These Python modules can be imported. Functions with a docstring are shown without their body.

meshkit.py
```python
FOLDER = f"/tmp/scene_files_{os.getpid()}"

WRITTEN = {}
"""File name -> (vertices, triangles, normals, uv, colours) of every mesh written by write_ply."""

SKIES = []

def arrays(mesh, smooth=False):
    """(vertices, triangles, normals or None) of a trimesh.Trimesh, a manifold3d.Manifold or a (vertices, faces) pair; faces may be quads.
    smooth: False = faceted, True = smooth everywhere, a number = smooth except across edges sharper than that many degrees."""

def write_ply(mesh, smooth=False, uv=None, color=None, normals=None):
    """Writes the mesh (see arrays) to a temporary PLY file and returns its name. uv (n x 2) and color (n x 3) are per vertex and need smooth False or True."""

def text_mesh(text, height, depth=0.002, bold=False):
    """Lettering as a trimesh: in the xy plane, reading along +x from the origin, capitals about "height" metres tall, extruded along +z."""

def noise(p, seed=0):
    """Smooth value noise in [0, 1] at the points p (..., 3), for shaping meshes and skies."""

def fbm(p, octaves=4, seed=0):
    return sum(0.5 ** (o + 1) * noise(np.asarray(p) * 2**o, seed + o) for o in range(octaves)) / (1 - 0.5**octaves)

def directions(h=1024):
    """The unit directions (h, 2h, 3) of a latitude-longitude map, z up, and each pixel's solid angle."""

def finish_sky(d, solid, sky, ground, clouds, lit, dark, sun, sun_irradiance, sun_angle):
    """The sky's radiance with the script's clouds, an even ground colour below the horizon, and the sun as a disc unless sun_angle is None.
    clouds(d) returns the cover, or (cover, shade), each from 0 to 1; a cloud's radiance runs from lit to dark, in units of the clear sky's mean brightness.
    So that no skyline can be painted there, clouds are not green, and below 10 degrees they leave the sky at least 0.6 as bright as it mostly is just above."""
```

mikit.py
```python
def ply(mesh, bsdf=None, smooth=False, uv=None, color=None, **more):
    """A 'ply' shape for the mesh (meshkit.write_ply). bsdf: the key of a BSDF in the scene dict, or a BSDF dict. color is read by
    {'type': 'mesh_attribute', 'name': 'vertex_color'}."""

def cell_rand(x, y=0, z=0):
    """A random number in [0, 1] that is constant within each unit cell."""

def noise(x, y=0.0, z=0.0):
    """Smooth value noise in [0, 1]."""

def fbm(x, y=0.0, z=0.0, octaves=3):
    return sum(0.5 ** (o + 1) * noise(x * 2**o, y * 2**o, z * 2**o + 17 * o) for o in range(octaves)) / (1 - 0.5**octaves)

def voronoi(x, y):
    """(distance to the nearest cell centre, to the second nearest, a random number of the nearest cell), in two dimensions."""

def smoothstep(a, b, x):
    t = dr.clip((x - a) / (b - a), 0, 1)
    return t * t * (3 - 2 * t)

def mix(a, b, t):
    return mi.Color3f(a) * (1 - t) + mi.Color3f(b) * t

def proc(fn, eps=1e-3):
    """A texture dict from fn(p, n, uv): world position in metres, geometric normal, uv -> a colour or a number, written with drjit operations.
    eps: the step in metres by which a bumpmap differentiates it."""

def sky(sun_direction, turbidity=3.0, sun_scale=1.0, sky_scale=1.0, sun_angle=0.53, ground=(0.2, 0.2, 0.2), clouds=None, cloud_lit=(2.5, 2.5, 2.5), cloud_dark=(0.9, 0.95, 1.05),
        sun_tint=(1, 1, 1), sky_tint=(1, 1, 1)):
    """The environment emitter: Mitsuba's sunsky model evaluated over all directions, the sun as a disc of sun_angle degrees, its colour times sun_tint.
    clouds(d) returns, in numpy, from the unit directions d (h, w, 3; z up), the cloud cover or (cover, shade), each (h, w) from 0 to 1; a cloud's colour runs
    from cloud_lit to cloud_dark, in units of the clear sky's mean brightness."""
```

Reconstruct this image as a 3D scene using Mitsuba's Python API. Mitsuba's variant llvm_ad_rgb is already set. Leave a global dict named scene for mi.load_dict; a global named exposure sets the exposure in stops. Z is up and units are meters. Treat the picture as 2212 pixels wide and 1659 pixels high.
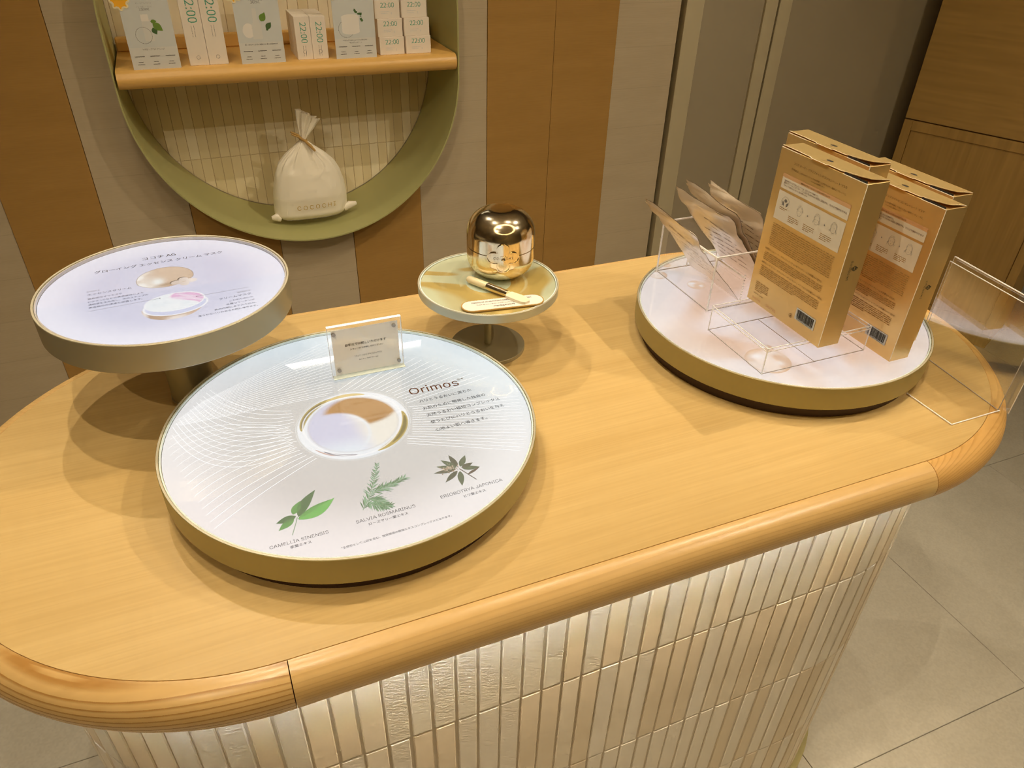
import glob, math, random
import numpy as np
import trimesh
import drjit as dr
import mitsuba as mi
import shapely
from shapely import affinity
from shapely.geometry import Polygon, Point, LineString, box as rect
from shapely.ops import unary_union
import meshkit, mikit
from mikit import proc, fbm, noise, smoothstep, mix

T = mi.ScalarTransform4f
ZC = 0.90                      # counter top above the floor
scene, labels = {}, {}

# ------------------------------------------------------------------ camera, lights, exposure
exposure = 0.0
eye = np.array([0.0, 0.0, ZC + 0.549])
fwd = np.array([0.3246, 0.7538, -0.571344])
up = np.array([0.1973, 0.5368, 0.820313])
scene['camera'] = {'type': 'perspective', 'fov': 2 * math.degrees(math.atan(1106 / 1596.05)), 'fov_axis': 'x',
                   'to_world': T().look_at(origin=eye.tolist(), target=(eye + fwd).tolist(), up=up.tolist()),
                   'near_clip': 0.01, 'far_clip': 50.0}
CEIL = ZC + 1.75
WARM = np.array([0.93, 0.80, 0.61])
LAMPS = [  # x, y of the ceiling spots, the point of the counter plane they aim at, intensity, half angle of the cone
    (-0.12, 1.62, (0.10, 0.90, 0.0), 3.1, 40), (-0.12, 0.84, (0.12, 0.80, 0.0), 2.75, 42), (-0.12, 0.10, (0.12, 0.55, 0.0), 3.1, 40),
    (0.75, 0.66, (0.72, 0.62, 0.0), 1.9, 36), (1.40, 0.60, (0.50, 1.60, 0.1), 4.2, 46), (-0.75, -0.55, (-0.45, 2.0, -0.1), 3.2, 34), (1.75, -0.30, (1.55, 1.05, -0.9), 5.0, 46)]


# ------------------------------------------------------------------ helpers
def add(key, mesh, bsdf, smooth=False, **kw):
    n, base = 0, key
    while key in scene:
        n += 1
        key = f'{base}_{n:03d}'
    scene[key] = mikit.ply(mesh, bsdf, smooth=smooth, **kw)
    return key


def lab(key, label=None, category=None, group=None, kind=None):
    labels[key] = {k: v for k, v in (('label', label), ('category', category), ('group', group), ('kind', kind)) if v}


def cat(ms):
    return trimesh.util.concatenate(ms)


def bx(x0, x1, y0, y1, z0, z1, c=0.0):
    """A box, with chamfered edges when c > 0."""
    if c <= 0:
        m = trimesh.creation.box(extents=(x1 - x0, y1 - y0, z1 - z0))
        m.apply_translation(((x0 + x1) / 2, (y0 + y1) / 2, (z0 + z1) / 2))
        return m
    P = []
    for a in (x0, x1):
        for b in (y0, y1):
            for d in (z0, z1):
                sa, sb, sd = (c if v == lo else -c for v, lo in ((a, x0), (b, y0), (d, z0)))
                P += [(a + sa, b + sb, d), (a + sa, b, d + sd), (a, b + sb, d + sd)]
    return trimesh.convex.convex_hull(np.array(P))


def lathe(profile, cx, cy, z, n=128):
    m = trimesh.creation.revolve(np.array(profile, float), sections=n)
    m.apply_translation((cx, cy, z))
    return m


def extrude(poly, h):
    ps = [g for g in getattr(poly, 'geoms', [poly]) if g.geom_type == 'Polygon' and g.area > 1e-12]
    return cat([trimesh.creation.extrude_polygon(g, h, engine='earcut') for g in ps])


def ext_z(poly, z0, z1):
    m = extrude(poly, z1 - z0)
    m.apply_translation((0, 0, z0))
    return m


def ext_y(poly, y0, y1):
    """poly in (x, z), extruded from y0 to y1."""
    m = extrude(poly, y1 - y0)
    v = np.array(m.vertices)
    return trimesh.Trimesh(np.c_[v[:, 0], y1 - v[:, 2], v[:, 1]], m.faces, process=False)


def flat(poly):
    """A flat triangulated polygon: (n,2) vertices, faces."""
    V, F, k = [], [], 0
    for g in getattr(poly, 'geoms', [poly]):
        if g.geom_type != 'Polygon' or g.area < 1e-12:
            continue
        v, f = trimesh.creation.triangulate_polygon(g, engine='earcut')
        V.append(v); F.append(np.asarray(f) + k); k += len(v)
    return np.vstack(V), np.vstack(F)


def place(vf, o, u, v, off=0.0, curve=None):
    """A flat mesh laid on the plane o + a*u + b*v."""
    o, u, v = (np.asarray(a, float) for a in (o, u, v))
    n = np.cross(u, v)
    p = vf[0]
    return trimesh.Trimesh(o + p[:, :1] * u + p[:, 1:2] * v + n * off, vf[1], process=False)


_fonts = {}


def font(kind):
    if kind not in _fonts:
        from PIL import ImageFont
        hits = glob.glob(f'/opt/blender-*/*/datafiles/fonts/{"*CJK*" if kind == "cjk" else "Inter*"}') or glob.glob('/opt/blender-*/*/datafiles/fonts/Inter*')
        f = ImageFont.truetype(hits[0], 80)
        if kind == 'thin':
            try:
                f.set_variation_by_axes([14, 300])
            except Exception:
                pass
        _fonts[kind] = f
    return _fonts[kind]


def text_poly(text, height=None, length=None, kind='cjk', bold=0, space=0.0, align='left'):
    """Lettering as a flat polygon, baseline at the origin; scaled to a cap height or a length in metres."""
    from PIL import Image, ImageDraw
    f = font(kind)
    shapes, x = [], 0.0
    for ch in text:
        if ch != ' ':
            x0, y0, x1, y1 = f.getbbox(ch, anchor='ls', stroke_width=bold)
            im = Image.new('L', (int(x1 - x0) + 8, int(y1 - y0) + 8))
            ImageDraw.Draw(im).text((4 - x0, 4 - y0), ch, 255, f, anchor='ls', stroke_width=bold)
            on = np.pad(np.asarray(im) > 120, ((0, 0), (1, 1))).astype(np.int8)
            d = np.diff(on, axis=1)
            r, s = np.nonzero(d == 1)
            e = np.nonzero(d == -1)[1]
            if len(r):
                g = unary_union(shapely.box(s, -r - 1, e, -r)).buffer(0.55).buffer(-0.55).simplify(0.75)
                shapes.append(affinity.translate(g, x + x0 - 4, 4 - y0))
        x += f.getlength(ch) + space * 80
    g = unary_union(shapes)
    cap = 58.5
    s = height / cap if height else length / (g.bounds[2] - g.bounds[0])
    x0, x1 = g.bounds[0], g.bounds[2]
    g = affinity.translate(g, {'left': -x0, 'center': -(x0 + x1) / 2, 'right': -x1}[align], 0)
    return affinity.scale(g, s, s, origin=(0, 0))


def rot(poly, deg, dx=0.0, dy=0.0):
    return affinity.translate(affinity.rotate(poly, deg, origin=(0, 0)), dx, dy)


def ellipse(cx, cy, a, b, deg=0, n=24):
    return rot(affinity.scale(Point(0, 0).buffer(1, quad_segs=n), a, b), deg, cx, cy)


def strip(points, w):
    return LineString(points).buffer(w / 2, cap_style='flat', join_style='mitre')


def bez(a, b, c, n=24):
    t = np.linspace(0, 1, n)[:, None]
    return (1 - t) ** 2 * np.array(a) + 2 * t * (1 - t) * np.array(b) + t * t * np.array(c)


def ribbons(curves, w):
    """Many thin flat ribbons: (vertices, faces)."""
    V, F, k = [], [], 0
    for c in curves:
        t = np.gradient(c, axis=0)
        t /= np.linalg.norm(t, axis=1, keepdims=True) + 1e-12
        nn = np.c_[-t[:, 1], t[:, 0]] * w / 2
        n = len(c)
        V.append(np.vstack([c + nn, c - nn]))
        i = np.arange(n - 1)
        F.append(np.vstack([np.c_[i, i + n, i + 1], np.c_[i + 1, i + n, i + n + 1]]) + k)
        k += 2 * n
    return np.vstack(V), np.vstack(F)


def sweep(path, normal, profile, caps=True):
    """profile (o, z) closed, swept along path (n,3) with the outward normals (n,3) horizontal."""
    n, m = len(path), len(profile)
    pr = np.asarray(profile)
    V = path[:, None, :] + normal[:, None, :] * pr[None, :, :1] + np.array([0, 0, 1.0]) * pr[None, :, 1:2]
    i, j = np.meshgrid(np.arange(n - 1), np.arange(m), indexing='ij')
    a, b, c, d = i * m + j, (i + 1) * m + j, (i + 1) * m + (j + 1) % m, i * m + (j + 1) % m
    F = np.vstack([np.stack([a, b, c], -1).reshape(-1, 3), np.stack([a, c, d], -1).reshape(-1, 3)])
    if caps:
        k = np.arange(1, m - 1)
        F = np.vstack([F, np.c_[k * 0, k, k + 1], np.c_[k * 0, k + 1, k] + (n - 1) * m])
    t = trimesh.Trimesh(V.reshape(-1, 3), F, process=False)
    t.fix_normals()
    return t


def tube(points, radius, sides=10, caps=True):
    p = np.asarray(points, float)
    r = np.broadcast_to(radius, (len(p),))
    t = np.gradient(p, axis=0)
    t /= np.linalg.norm(t, axis=1, keepdims=True) + 1e-12
    ref = np.array([0, 0, 1.0]) if abs(t[:, 2]).max() < 0.9 else np.array([1.0, 0.2, 0])
    a = np.cross(t, ref); a /= np.linalg.norm(a, axis=1, keepdims=True) + 1e-12
    b = np.cross(t, a)
    ang = np.arange(sides) * 2 * np.pi / sides
    V = p[:, None] + r[:, None, None] * (np.cos(ang)[None, :, None] * a[:, None] + np.sin(ang)[None, :, None] * b[:, None])
    n, m = len(p), sides
    i, j = np.meshgrid(np.arange(n - 1), np.arange(m), indexing='ij')
    q0, q1, q2, q3 = i * m + j, i * m + (j + 1) % m, (i + 1) * m + (j + 1) % m, (i + 1) * m + j
    F = [np.stack([q0, q1, q2], -1).reshape(-1, 3), np.stack([q0, q2, q3], -1).reshape(-1, 3)]
    V = V.reshape(-1, 3)
    if caps:
        V = np.vstack([V, p[:1], p[-1:]])
        k = np.arange(m)
        F += [np.c_[k * 0 + n * m, (k + 1) % m, k], np.c_[k * 0 + n * m + 1, (n - 1) * m + k, (n - 1) * m + (k + 1) % m]]
    tm = trimesh.Trimesh(V, np.vstack(F), process=False)
    tm.fix_normals()
    return tm


# ------------------------------------------------------------------ materials
def rgb(*c):
    return {'type': 'rgb', 'value': [float(v) for v in c]}


def two(b):
    return {'type': 'twosided', 'bsdf': b}


def prin(color, rough=0.5, metal=0.0, spec=0.5, **kw):
    col = color if isinstance(color, dict) else rgb(*color)
    return two({'type': 'principled', 'base_color': col, 'roughness': rough, 'metallic': metal, 'specular': spec, **kw})


def wood_flat(p, n, uv):          # veneer, grain along x
    wob = 0.012 * noise(p.x * 2.2, p.y * 5.0, 3.0)
    y = p.y + wob
    a = fbm(p.x * 3.0, y * 70.0, 1.5, octaves=3)
    b = noise(p.x * 14.0, y * 620.0, 5.0)
    band = noise(p.x * 0.8, y * 14.0, 9.0)
    t = dr.clip(0.55 * a + 0.27 * b + 0.35 * (band - 0.5) + 0.1, 0, 1)
    return mix([0.475, 0.305, 0.105], [0.615, 0.435, 0.185], t)


def wood_trim(p, n, uv):          # solid wood: the corner blocks are cut across the growth rings
    lf_, rt = p.x < -0.019, p.x > 0.704
    fl, fr = math.radians(233), math.radians(322)
    q = dr.select(lf_, (p.x + 0.019) * math.cos(fl) + (p.y - 0.706) * math.sin(fl), dr.select(rt, (p.x - 0.704) * math.cos(fr) + (p.y - 0.706) * math.sin(fr), dr.abs(p.y - 0.706)))
    z = p.z - ZC
    wob = 0.0022 * noise(p.x * 5.0, p.y * 5.0, p.z * 8.0)
    r = dr.sqrt(dr.square((q - 0.262) * 0.8) + dr.square(z + 0.128)) + wob
    ph = r * dr.select(lf_, 250.0, 360.0) + 0.6 * noise(r * 60.0, 1.0, 2.0)
    f = ph - dr.floor(ph)
    ring = smoothstep(0.52, 0.92, f) * (1 - smoothstep(0.92, 1.0, f))
    fine = noise(p.x * 12.0, p.y * 260.0, p.z * 260.0)
    strength = dr.select(lf_, dr.select(p.y > 0.706, 0.12, 0.75), dr.select(rt, 0.30, 0.22))
    t = dr.clip(0.92 - ring * strength - 0.16 * fine, 0, 1)
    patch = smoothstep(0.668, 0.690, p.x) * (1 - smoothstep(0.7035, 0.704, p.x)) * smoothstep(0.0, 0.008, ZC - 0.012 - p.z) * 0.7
    c = mix([0.36, 0.175, 0.040], [0.64, 0.42, 0.165], t)
    c = mix(c, c * mi.Color3f(1.0, 0.88, 0.70), dr.select(rt, 0.8, 0.0))
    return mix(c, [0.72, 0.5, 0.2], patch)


def wood_cab(p, n, uv):
    s = p.x * 0.407 - p.y * 0.914
    up_ = p.z > (ZC - 0.15)
    g1 = fbm(s * 5.0, p.z * 55.0, 2.0) * 0.6 + 0.4 * noise(s * 9.0 + 5 * noise(s * 3, p.z * 9.0, 2.0), p.z * 140.0, 1.0)
    g2 = fbm(s * 55.0, p.z * 4.0, 2.0) * 0.7 + 0.3 * noise(s * 200.0, p.z * 9.0, 1.0)
    t = dr.select(up_, g1, g2)
    return mix([0.31, 0.18, 0.045], [0.43, 0.265, 0.078], t)


def floor_tex(p, n, uv):
    t = fbm(p.x * 9.0, p.y * 9.0, 0.5, octaves=4)
    f = noise(p.x * 260.0, p.y * 260.0, 1.0)
    return mix([0.355, 0.325, 0.255], [0.49, 0.455, 0.37], dr.clip(0.75 * t + 0.3 * f, 0, 1))


def cloth_lines(p):
    l = p.z * 8.7
    f = l - dr.floor(l)
    return smoothstep(0.0, 0.012, f) * (1 - smoothstep(0.988, 1.0, f))


def wall_taupe(p, n, uv):
    f = 0.5 * noise(p.x * 30.0, p.z * 900.0, 2.0) + 0.5 * noise(p.x * 6.0, p.z * 40.0, 1.0)
    return mix([0.375, 0.300, 0.195], [0.425, 0.345, 0.232], f) * (0.86 + 0.14 * cloth_lines(p))


def wall_brown(p, n, uv):
    f = 0.5 * noise(p.x * 30.0, p.z * 900.0, 2.0) + 0.5 * noise(p.x * 6.0, p.z * 40.0, 1.0)
    return mix([0.29, 0.158, 0.040], [0.335, 0.188, 0.052], f)


def spark_bump(p, n, uv):
    return noise(p.x * 420.0, p.y * 420.0, p.z * 420.0) * 0.7 + 0.6 * noise(p.x * 900.0, p.y * 900.0, p.z * 900.0)


def pit_bump(p, n, uv):
    a = noise(p.x * 300.0, p.y * 300.0, p.z * 300.0)
    return 0.35 * noise(p.x * 110.0, p.y * 110.0, p.z * 110.0) - 1.6 * smoothstep(0.80, 0.93, a)


scene['m_counter'] = two({'type': 'principled', 'base_color': proc(wood_flat), 'roughness': 0.42, 'specular': 0.4})
scene['m_trim'] = two({'type': 'principled', 'base_color': proc(wood_trim), 'roughness': 0.3, 'specular': 0.5})
scene['m_cabinet'] = prin(proc(wood_cab), 0.55)
scene['m_shelf'] = prin((0.62, 0.36, 0.10), 0.4)
scene['m_floor'] = prin(proc(floor_tex), 0.6, spec=0.35)
scene['m_grout'] = prin((0.30, 0.27, 0.22), 0.9)
scene['m_basegrout'] = prin((0.52, 0.45, 0.35), 0.9)
scene['m_joint'] = prin((0.52, 0.43, 0.27), 0.9)
scene['m_taupe'] = prin(proc(wall_taupe), 0.85, spec=0.2)
scene['m_brown'] = prin(proc(wall_brown), 0.8, spec=0.25)
scene['m_door'] = prin((0.27, 0.225, 0.15), 0.8, spec=0.2)
scene['m_doortrim'] = prin((0.39, 0.33, 0.21), 0.7, spec=0.2)
scene['m_dark'] = prin((0.05, 0.035, 0.015), 0.8)
scene['m_tile_spark'] = two({'type': 'bumpmap', 'arbitrary': proc(spark_bump, eps=3e-4), 'scale': 0.0011,
                             'bsdf': {'type': 'principled', 'base_color': rgb(0.66, 0.60, 0.49), 'roughness': 0.26, 'specular': 0.5}})
scene['m_tile_smooth'] = two({'type': 'bumpmap', 'arbitrary': proc(pit_bump, eps=4e-4), 'scale': 0.0005,
                              'bsdf': {'type': 'principled', 'base_color': rgb(0.60, 0.505, 0.365), 'roughness': 0.45, 'specular': 0.35}})
scene['m_tile_mid'] = two({'type': 'bumpmap', 'arbitrary': proc(pit_bump, eps=4e-4), 'scale': 0.0007,
                           'bsdf': {'type': 'principled', 'base_color': rgb(0.63, 0.55, 0.42), 'roughness': 0.36, 'specular': 0.4}})
scene['m_niche_tile_a'] = prin((0.74, 0.64, 0.42), 0.45)
scene['m_niche_tile_b'] = prin((0.80, 0.72, 0.53), 0.4)
scene['m_niche_tile_c'] = prin((0.68, 0.58, 0.36), 0.5)
scene['m_olive'] = prin((0.345, 0.335, 0.135), 0.45, spec=0.4)
scene['m_champagne'] = prin((0.335, 0.290, 0.125), 0.42, metal=0.5, spec=0.5)
scene['m_champagne_pale'] = prin((0.50, 0.49, 0.36), 0.4, metal=0.4, spec=0.5)
scene['m_champagne_grey'] = prin((0.36, 0.325, 0.215), 0.38, metal=0.55, spec=0.5)
scene['m_rimtop'] = prin((0.56, 0.51, 0.38), 0.4, metal=0.3)
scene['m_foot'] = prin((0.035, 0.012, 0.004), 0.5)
scene['m_white'] = prin((0.72, 0.68, 0.62), 0.5)
scene['m_carton'] = prin((0.74, 0.66, 0.555), 0.5)
scene['m_cardpaper'] = prin((0.60, 0.59, 0.55), 0.6)
scene['m_cardblue'] = prin((0.55, 0.565, 0.545), 0.6)
scene['m_signpaper'] = prin((0.80, 0.78, 0.72), 0.6)
scene['m_ink'] = {'type': 'twosided', 'bsdf': {'type': 'diffuse', 'reflectance': rgb(0.03, 0.027, 0.025)}}
scene['m_ink_soft'] = {'type': 'twosided', 'bsdf': {'type': 'diffuse', 'reflectance': rgb(0.16, 0.15, 0.14)}}
scene['m_ink_brown'] = {'type': 'twosided', 'bsdf': {'type': 'diffuse', 'reflectance': rgb(0.10, 0.045, 0.025)}}
scene['m_ink_bronze'] = {'type': 'twosided', 'bsdf': {'type': 'diffuse', 'reflectance': rgb(0.15, 0.075, 0.02)}}
scene['m_ink_fine'] = {'type': 'twosided', 'bsdf': {'type': 'diffuse', 'reflectance': rgb(0.30, 0.18, 0.055)}}
scene['m_ink_teal'] = {'type': 'twosided', 'bsdf': {'type': 'diffuse', 'reflectance': rgb(0.10, 0.30, 0.22)}}
scene['m_ink_gold'] = prin((0.55, 0.38, 0.09), 0.4, metal=0.4)
scene['m_leaf'] = prin((0.12, 0.22, 0.03), 0.6)
scene['m_leaf_dark'] = prin((0.05, 0.11, 0.03), 0.6)
scene['m_orange'] = prin((0.85, 0.42, 0.02), 0.5)
scene['m_gold'] = two({'type': 'roughconductor', 'material': 'none', 'alpha': 0.018, 'distribution': 'ggx', 'specular_reflectance': rgb(0.93, 0.80, 0.56)})
scene['m_goldbox'] = two({'type': 'principled', 'base_color': rgb(0.80, 0.565, 0.235), 'roughness': 0.31, 'metallic': 0.72, 'specular': 0.5})
scene['m_cartonedge'] = prin((0.9, 0.82, 0.66), 0.5)
scene['m_strip'] = prin((0.66, 0.40, 0.20), 0.45, metal=0.3)
scene['m_labelwhite'] = prin((0.63, 0.575, 0.46), 0.5)
scene['m_cream'] = prin((0.80, 0.70, 0.44), 0.25, spec=0.5)
scene['m_tip'] = prin((0.78, 0.69, 0.50), 0.4)
scene['m_bag'] = prin((0.80, 0.74, 0.60), 0.33, spec=0.5)
scene['m_ribbon'] = prin((0.42, 0.25, 0.07), 0.5)
scene['m_pouch'] = two({'type': 'principled', 'base_color': rgb(0.76, 0.68, 0.57), 'roughness': 0.25, 'metallic': 0.35, 'specular': 0.6})
scene['m_pane'] = {'type': 'thindielectric', 'int_ior': 1.49}
scene['m_pane_raised_ior'] = {'type': 'thindielectric', 'int_ior': 2.5}  # clear acrylic without coating, index raised to strengthen its reflections
scene['m_edge'] = two({'type': 'principled', 'base_color': rgb(0.92, 0.91, 0.90), 'roughness': 0.15, 'specular': 0.6})
scene['m_edge_grey'] = two({'type': 'principled', 'base_color': rgb(0.45, 0.43, 0.42), 'roughness': 0.15, 'specular': 0.6})
scene['m_edge_green'] = two({'type': 'principled', 'base_color': rgb(0.66, 0.74, 0.70), 'roughness': 0.15, 'specular': 0.6})
scene['m_screw'] = prin((0.35, 0.33, 0.30), 0.3, metal=0.8)
scene['m_slot'] = prin((0.02, 0.015, 0.01), 0.8)
scene['m_ceiling'] = prin((0.72, 0.66, 0.56), 0.9, spec=0.1)
scene['m_room'] = prin((0.32, 0.27, 0.20), 0.9, spec=0.1)


def glow(color, s=1.0, w=0.01):
    return {'type': 'area', 'radiance': rgb(*(np.array(color) * s)), 'sampling_weight': w}


# ------------------------------------------------------------------ room shell: floor, ceiling, far walls
P = 0.572
add('floor__bed', bx(-4.0, 5.6, -3.2, 6.0, -0.05, -0.004), 'm_grout')
tile_m = {}
for i in range(-7, 8):
    for j in range(-6, 10):
        x0, y0 = 1.45 + i * P, 0.44 + j * P
        add('floor__tile', bx(x0 + .0008, x0 + P - .0008, y0 + .0008, y0 + P - .0008, -0.012, 0.0, 0.0006), 'm_floor')
labels['floor'] = {'kind': 'structure', 'label': 'pale grey stone tile floor with thin joints'}
add('ceiling', bx(-4.0, 5.6, -3.2, 6.0, CEIL, CEIL + 0.05), 'm_ceiling')
lab('ceiling', kind='structure')
add('wall_front', bx(-4.0, 5.6, -3.25, -3.2, 0, CEIL), 'm_room'); lab('wall_front', kind='structure')
add('wall_left', bx(-4.05, -4.0, -3.2, 6.0, 0, CEIL), 'm_room'); lab('wall_left', kind='structure')
add('wall_right', bx(5.6, 5.65, -3.2, 6.0, 0, CEIL), 'm_room'); lab('wall_right', kind='structure')
add('wall_far', bx(-4.0, 5.6, 6.0, 6.05, 0, CEIL), 'm_room'); lab('wall_far', kind='structure')
for (x, y, aim, I, cone) in LAMPS:
    d = trimesh.creation.cylinder(0.024, 0.004, sections=24)
    d.apply_translation((x, y, CEIL - 0.006))
    add('ceiling__lamp', d, 'm_white', emitter={'type': 'area', 'radiance': rgb(*(WARM * 30)), 'sampling_weight': 0.01})
    ring = trimesh.creation.annulus(0.030, 0.042, 0.012, sections=32)
    ring.apply_translation((x, y, CEIL - 0.006))
    add('ceiling__lamp_ring', ring, 'm_white')
    scene[f'spot_light_{len(scene)}'] = {'type': 'spot', 'intensity': rgb(*(WARM * I)), 'cutoff_angle': float(cone), 'beam_width': float(cone * .62), 'sampling_weight': 2.5,
                                         'to_world': T().look_at(origin=[x, y, CEIL - 0.012], target=[aim[0], aim[1], ZC + aim[2]], up=[0.3, 1, 0.1])}
add('ceiling__line_lamp', bx(-0.05, 0.98, 3.44, 3.462, CEIL - 0.018, CEIL - 0.012), 'm_white',
    emitter={'type': 'area', 'radiance': rgb(9.0, 8.7, 8.2), 'sampling_weight': 0.1})
cove = sweep(np.c_[0.2 + 1.25 * np.cos(np.linspace(0, 2 * np.pi, 65)), -0.9 + 1.25 * np.sin(np.linspace(0, 2 * np.pi, 65)), np.full(65, CEIL - 0.02)],
             np.c_[np.cos(np.linspace(0, 2 * np.pi, 65)), np.sin(np.linspace(0, 2 * np.pi, 65)), np.zeros(65)], [(-.012, -.012), (.012, -.012), (.012, .012), (-.012, .012)], caps=False)
add('ceiling__cove_lamp', cove, 'm_white', emitter={'type': 'area', 'radiance': rgb(16.0, 12.0, 6.0), 'sampling_weight': 2.0})

# ------------------------------------------------------------------ back wall: planks with the arched niche cut out
WY = 2.01
NX, NZ, NR, NTOP = 0.252, ZC + 0.108, 0.407, ZC + 0.25


def capsule(r):
    return unary_union([Point(NX, NZ).buffer(r, quad_segs=48), Point(NX, NTOP).buffer(r, quad_segs=48), rect(NX - r, NZ, NX + r, NTOP)])


hole = capsule(NR - 0.001)
WTOP = ZC + 0.72
xs = [-1.70, -1.49, -1.285, -1.08, -0.875, -0.67, -0.466, -0.262, -0.06, 0.15, 0.354, 0.558, 0.762, 0.960, 1.156, 1.360]
cols = 'btbbttbtbtbtbbt'
for k, c in enumerate(cols):
    proud = 0.0025 if c == 'b' else 0.0
    shape = rect(xs[k] + .0006, 0, xs[k + 1] - .0006, WTOP).difference(hole)
    add('wall_back__panel', ext_y(shape, WY - proud, WY + 0.02), 'm_brown' if c == 'b' else 'm_taupe')
add('wall_back__core', ext_y(rect(-1.7, 0, 1.36, WTOP).difference(hole), WY + 0.02, WY + 0.06), 'm_dark')
labels['wall_back'] = {'kind': 'structure', 'label': 'back wall of upright brown and taupe planks'}
# door panels to the right of the planks
for (a, b, y, m, nm) in [(1.372, 1.432, WY - .012, 'm_doortrim', 'trim'), (1.432, 1.656, WY - .002, 'm_door', 'panel'), (1.656, 1.701, WY - .010, 'm_doortrim', 'trim'),
                         (1.708, 1.755, WY - .010, 'm_doortrim', 'trim'), (1.755, 2.21, WY - .002, 'm_door', 'panel')]:
    add(f'door_1__{nm}', bx(a, b, y, WY + .03, 0, WTOP, .0015), m)
add('door_1__backing', bx(1.360, 2.21, WY + .031, WY + .05, 0, WTOP), 'm_dark')
add('door_1__side_panel', bx(2.213, 3.2, WY + .06, WY + .08, 0, WTOP), 'm_door')
labels['door_1'] = {'kind': 'structure', 'label': 'grey door panels with narrow raised trims'}

# ------------------------------------------------------------------ niche
ring = capsule(NR).difference(capsule(NR - 0.0035))
add('niche__rim', ext_y(ring, WY - 0.068, WY + 0.19), 'm_olive', smooth=35)
add('niche__back_panel', ext_y(capsule(NR - .002), WY + 0.1962, WY + 0.22), 'm_joint')
random.seed(5)
inner = capsule(NR - 0.0045)
PT = 0.0262
for r_ in range(-2, 3):
    z0 = ZC - 0.132 + 0.2065 * r_
    for c_ in range(-17, 17):
        x0 = NX + PT * c_
        g = rect(x0 + .0010, z0 + .0010, x0 + PT - .0010, z0 + .2055).intersection(inner)
        if g.is_empty or g.area < 2e-5 or z0 > ZC + 0.30:
            continue
        d = random.random() * 0.0012
        add('niche__tile', ext_y(g, WY + 0.194 + d, WY + 0.1961), random.choice(['m_niche_tile_a', 'm_niche_tile_a', 'm_niche_tile_b', 'm_niche_tile_c']))
g = inner.intersection(rect(-2, ZC + 0.49, 2, 9))
add('niche__upper_lining', ext_y(g, WY + 0.194, WY + 0.1961), 'm_niche_tile_a')
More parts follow.
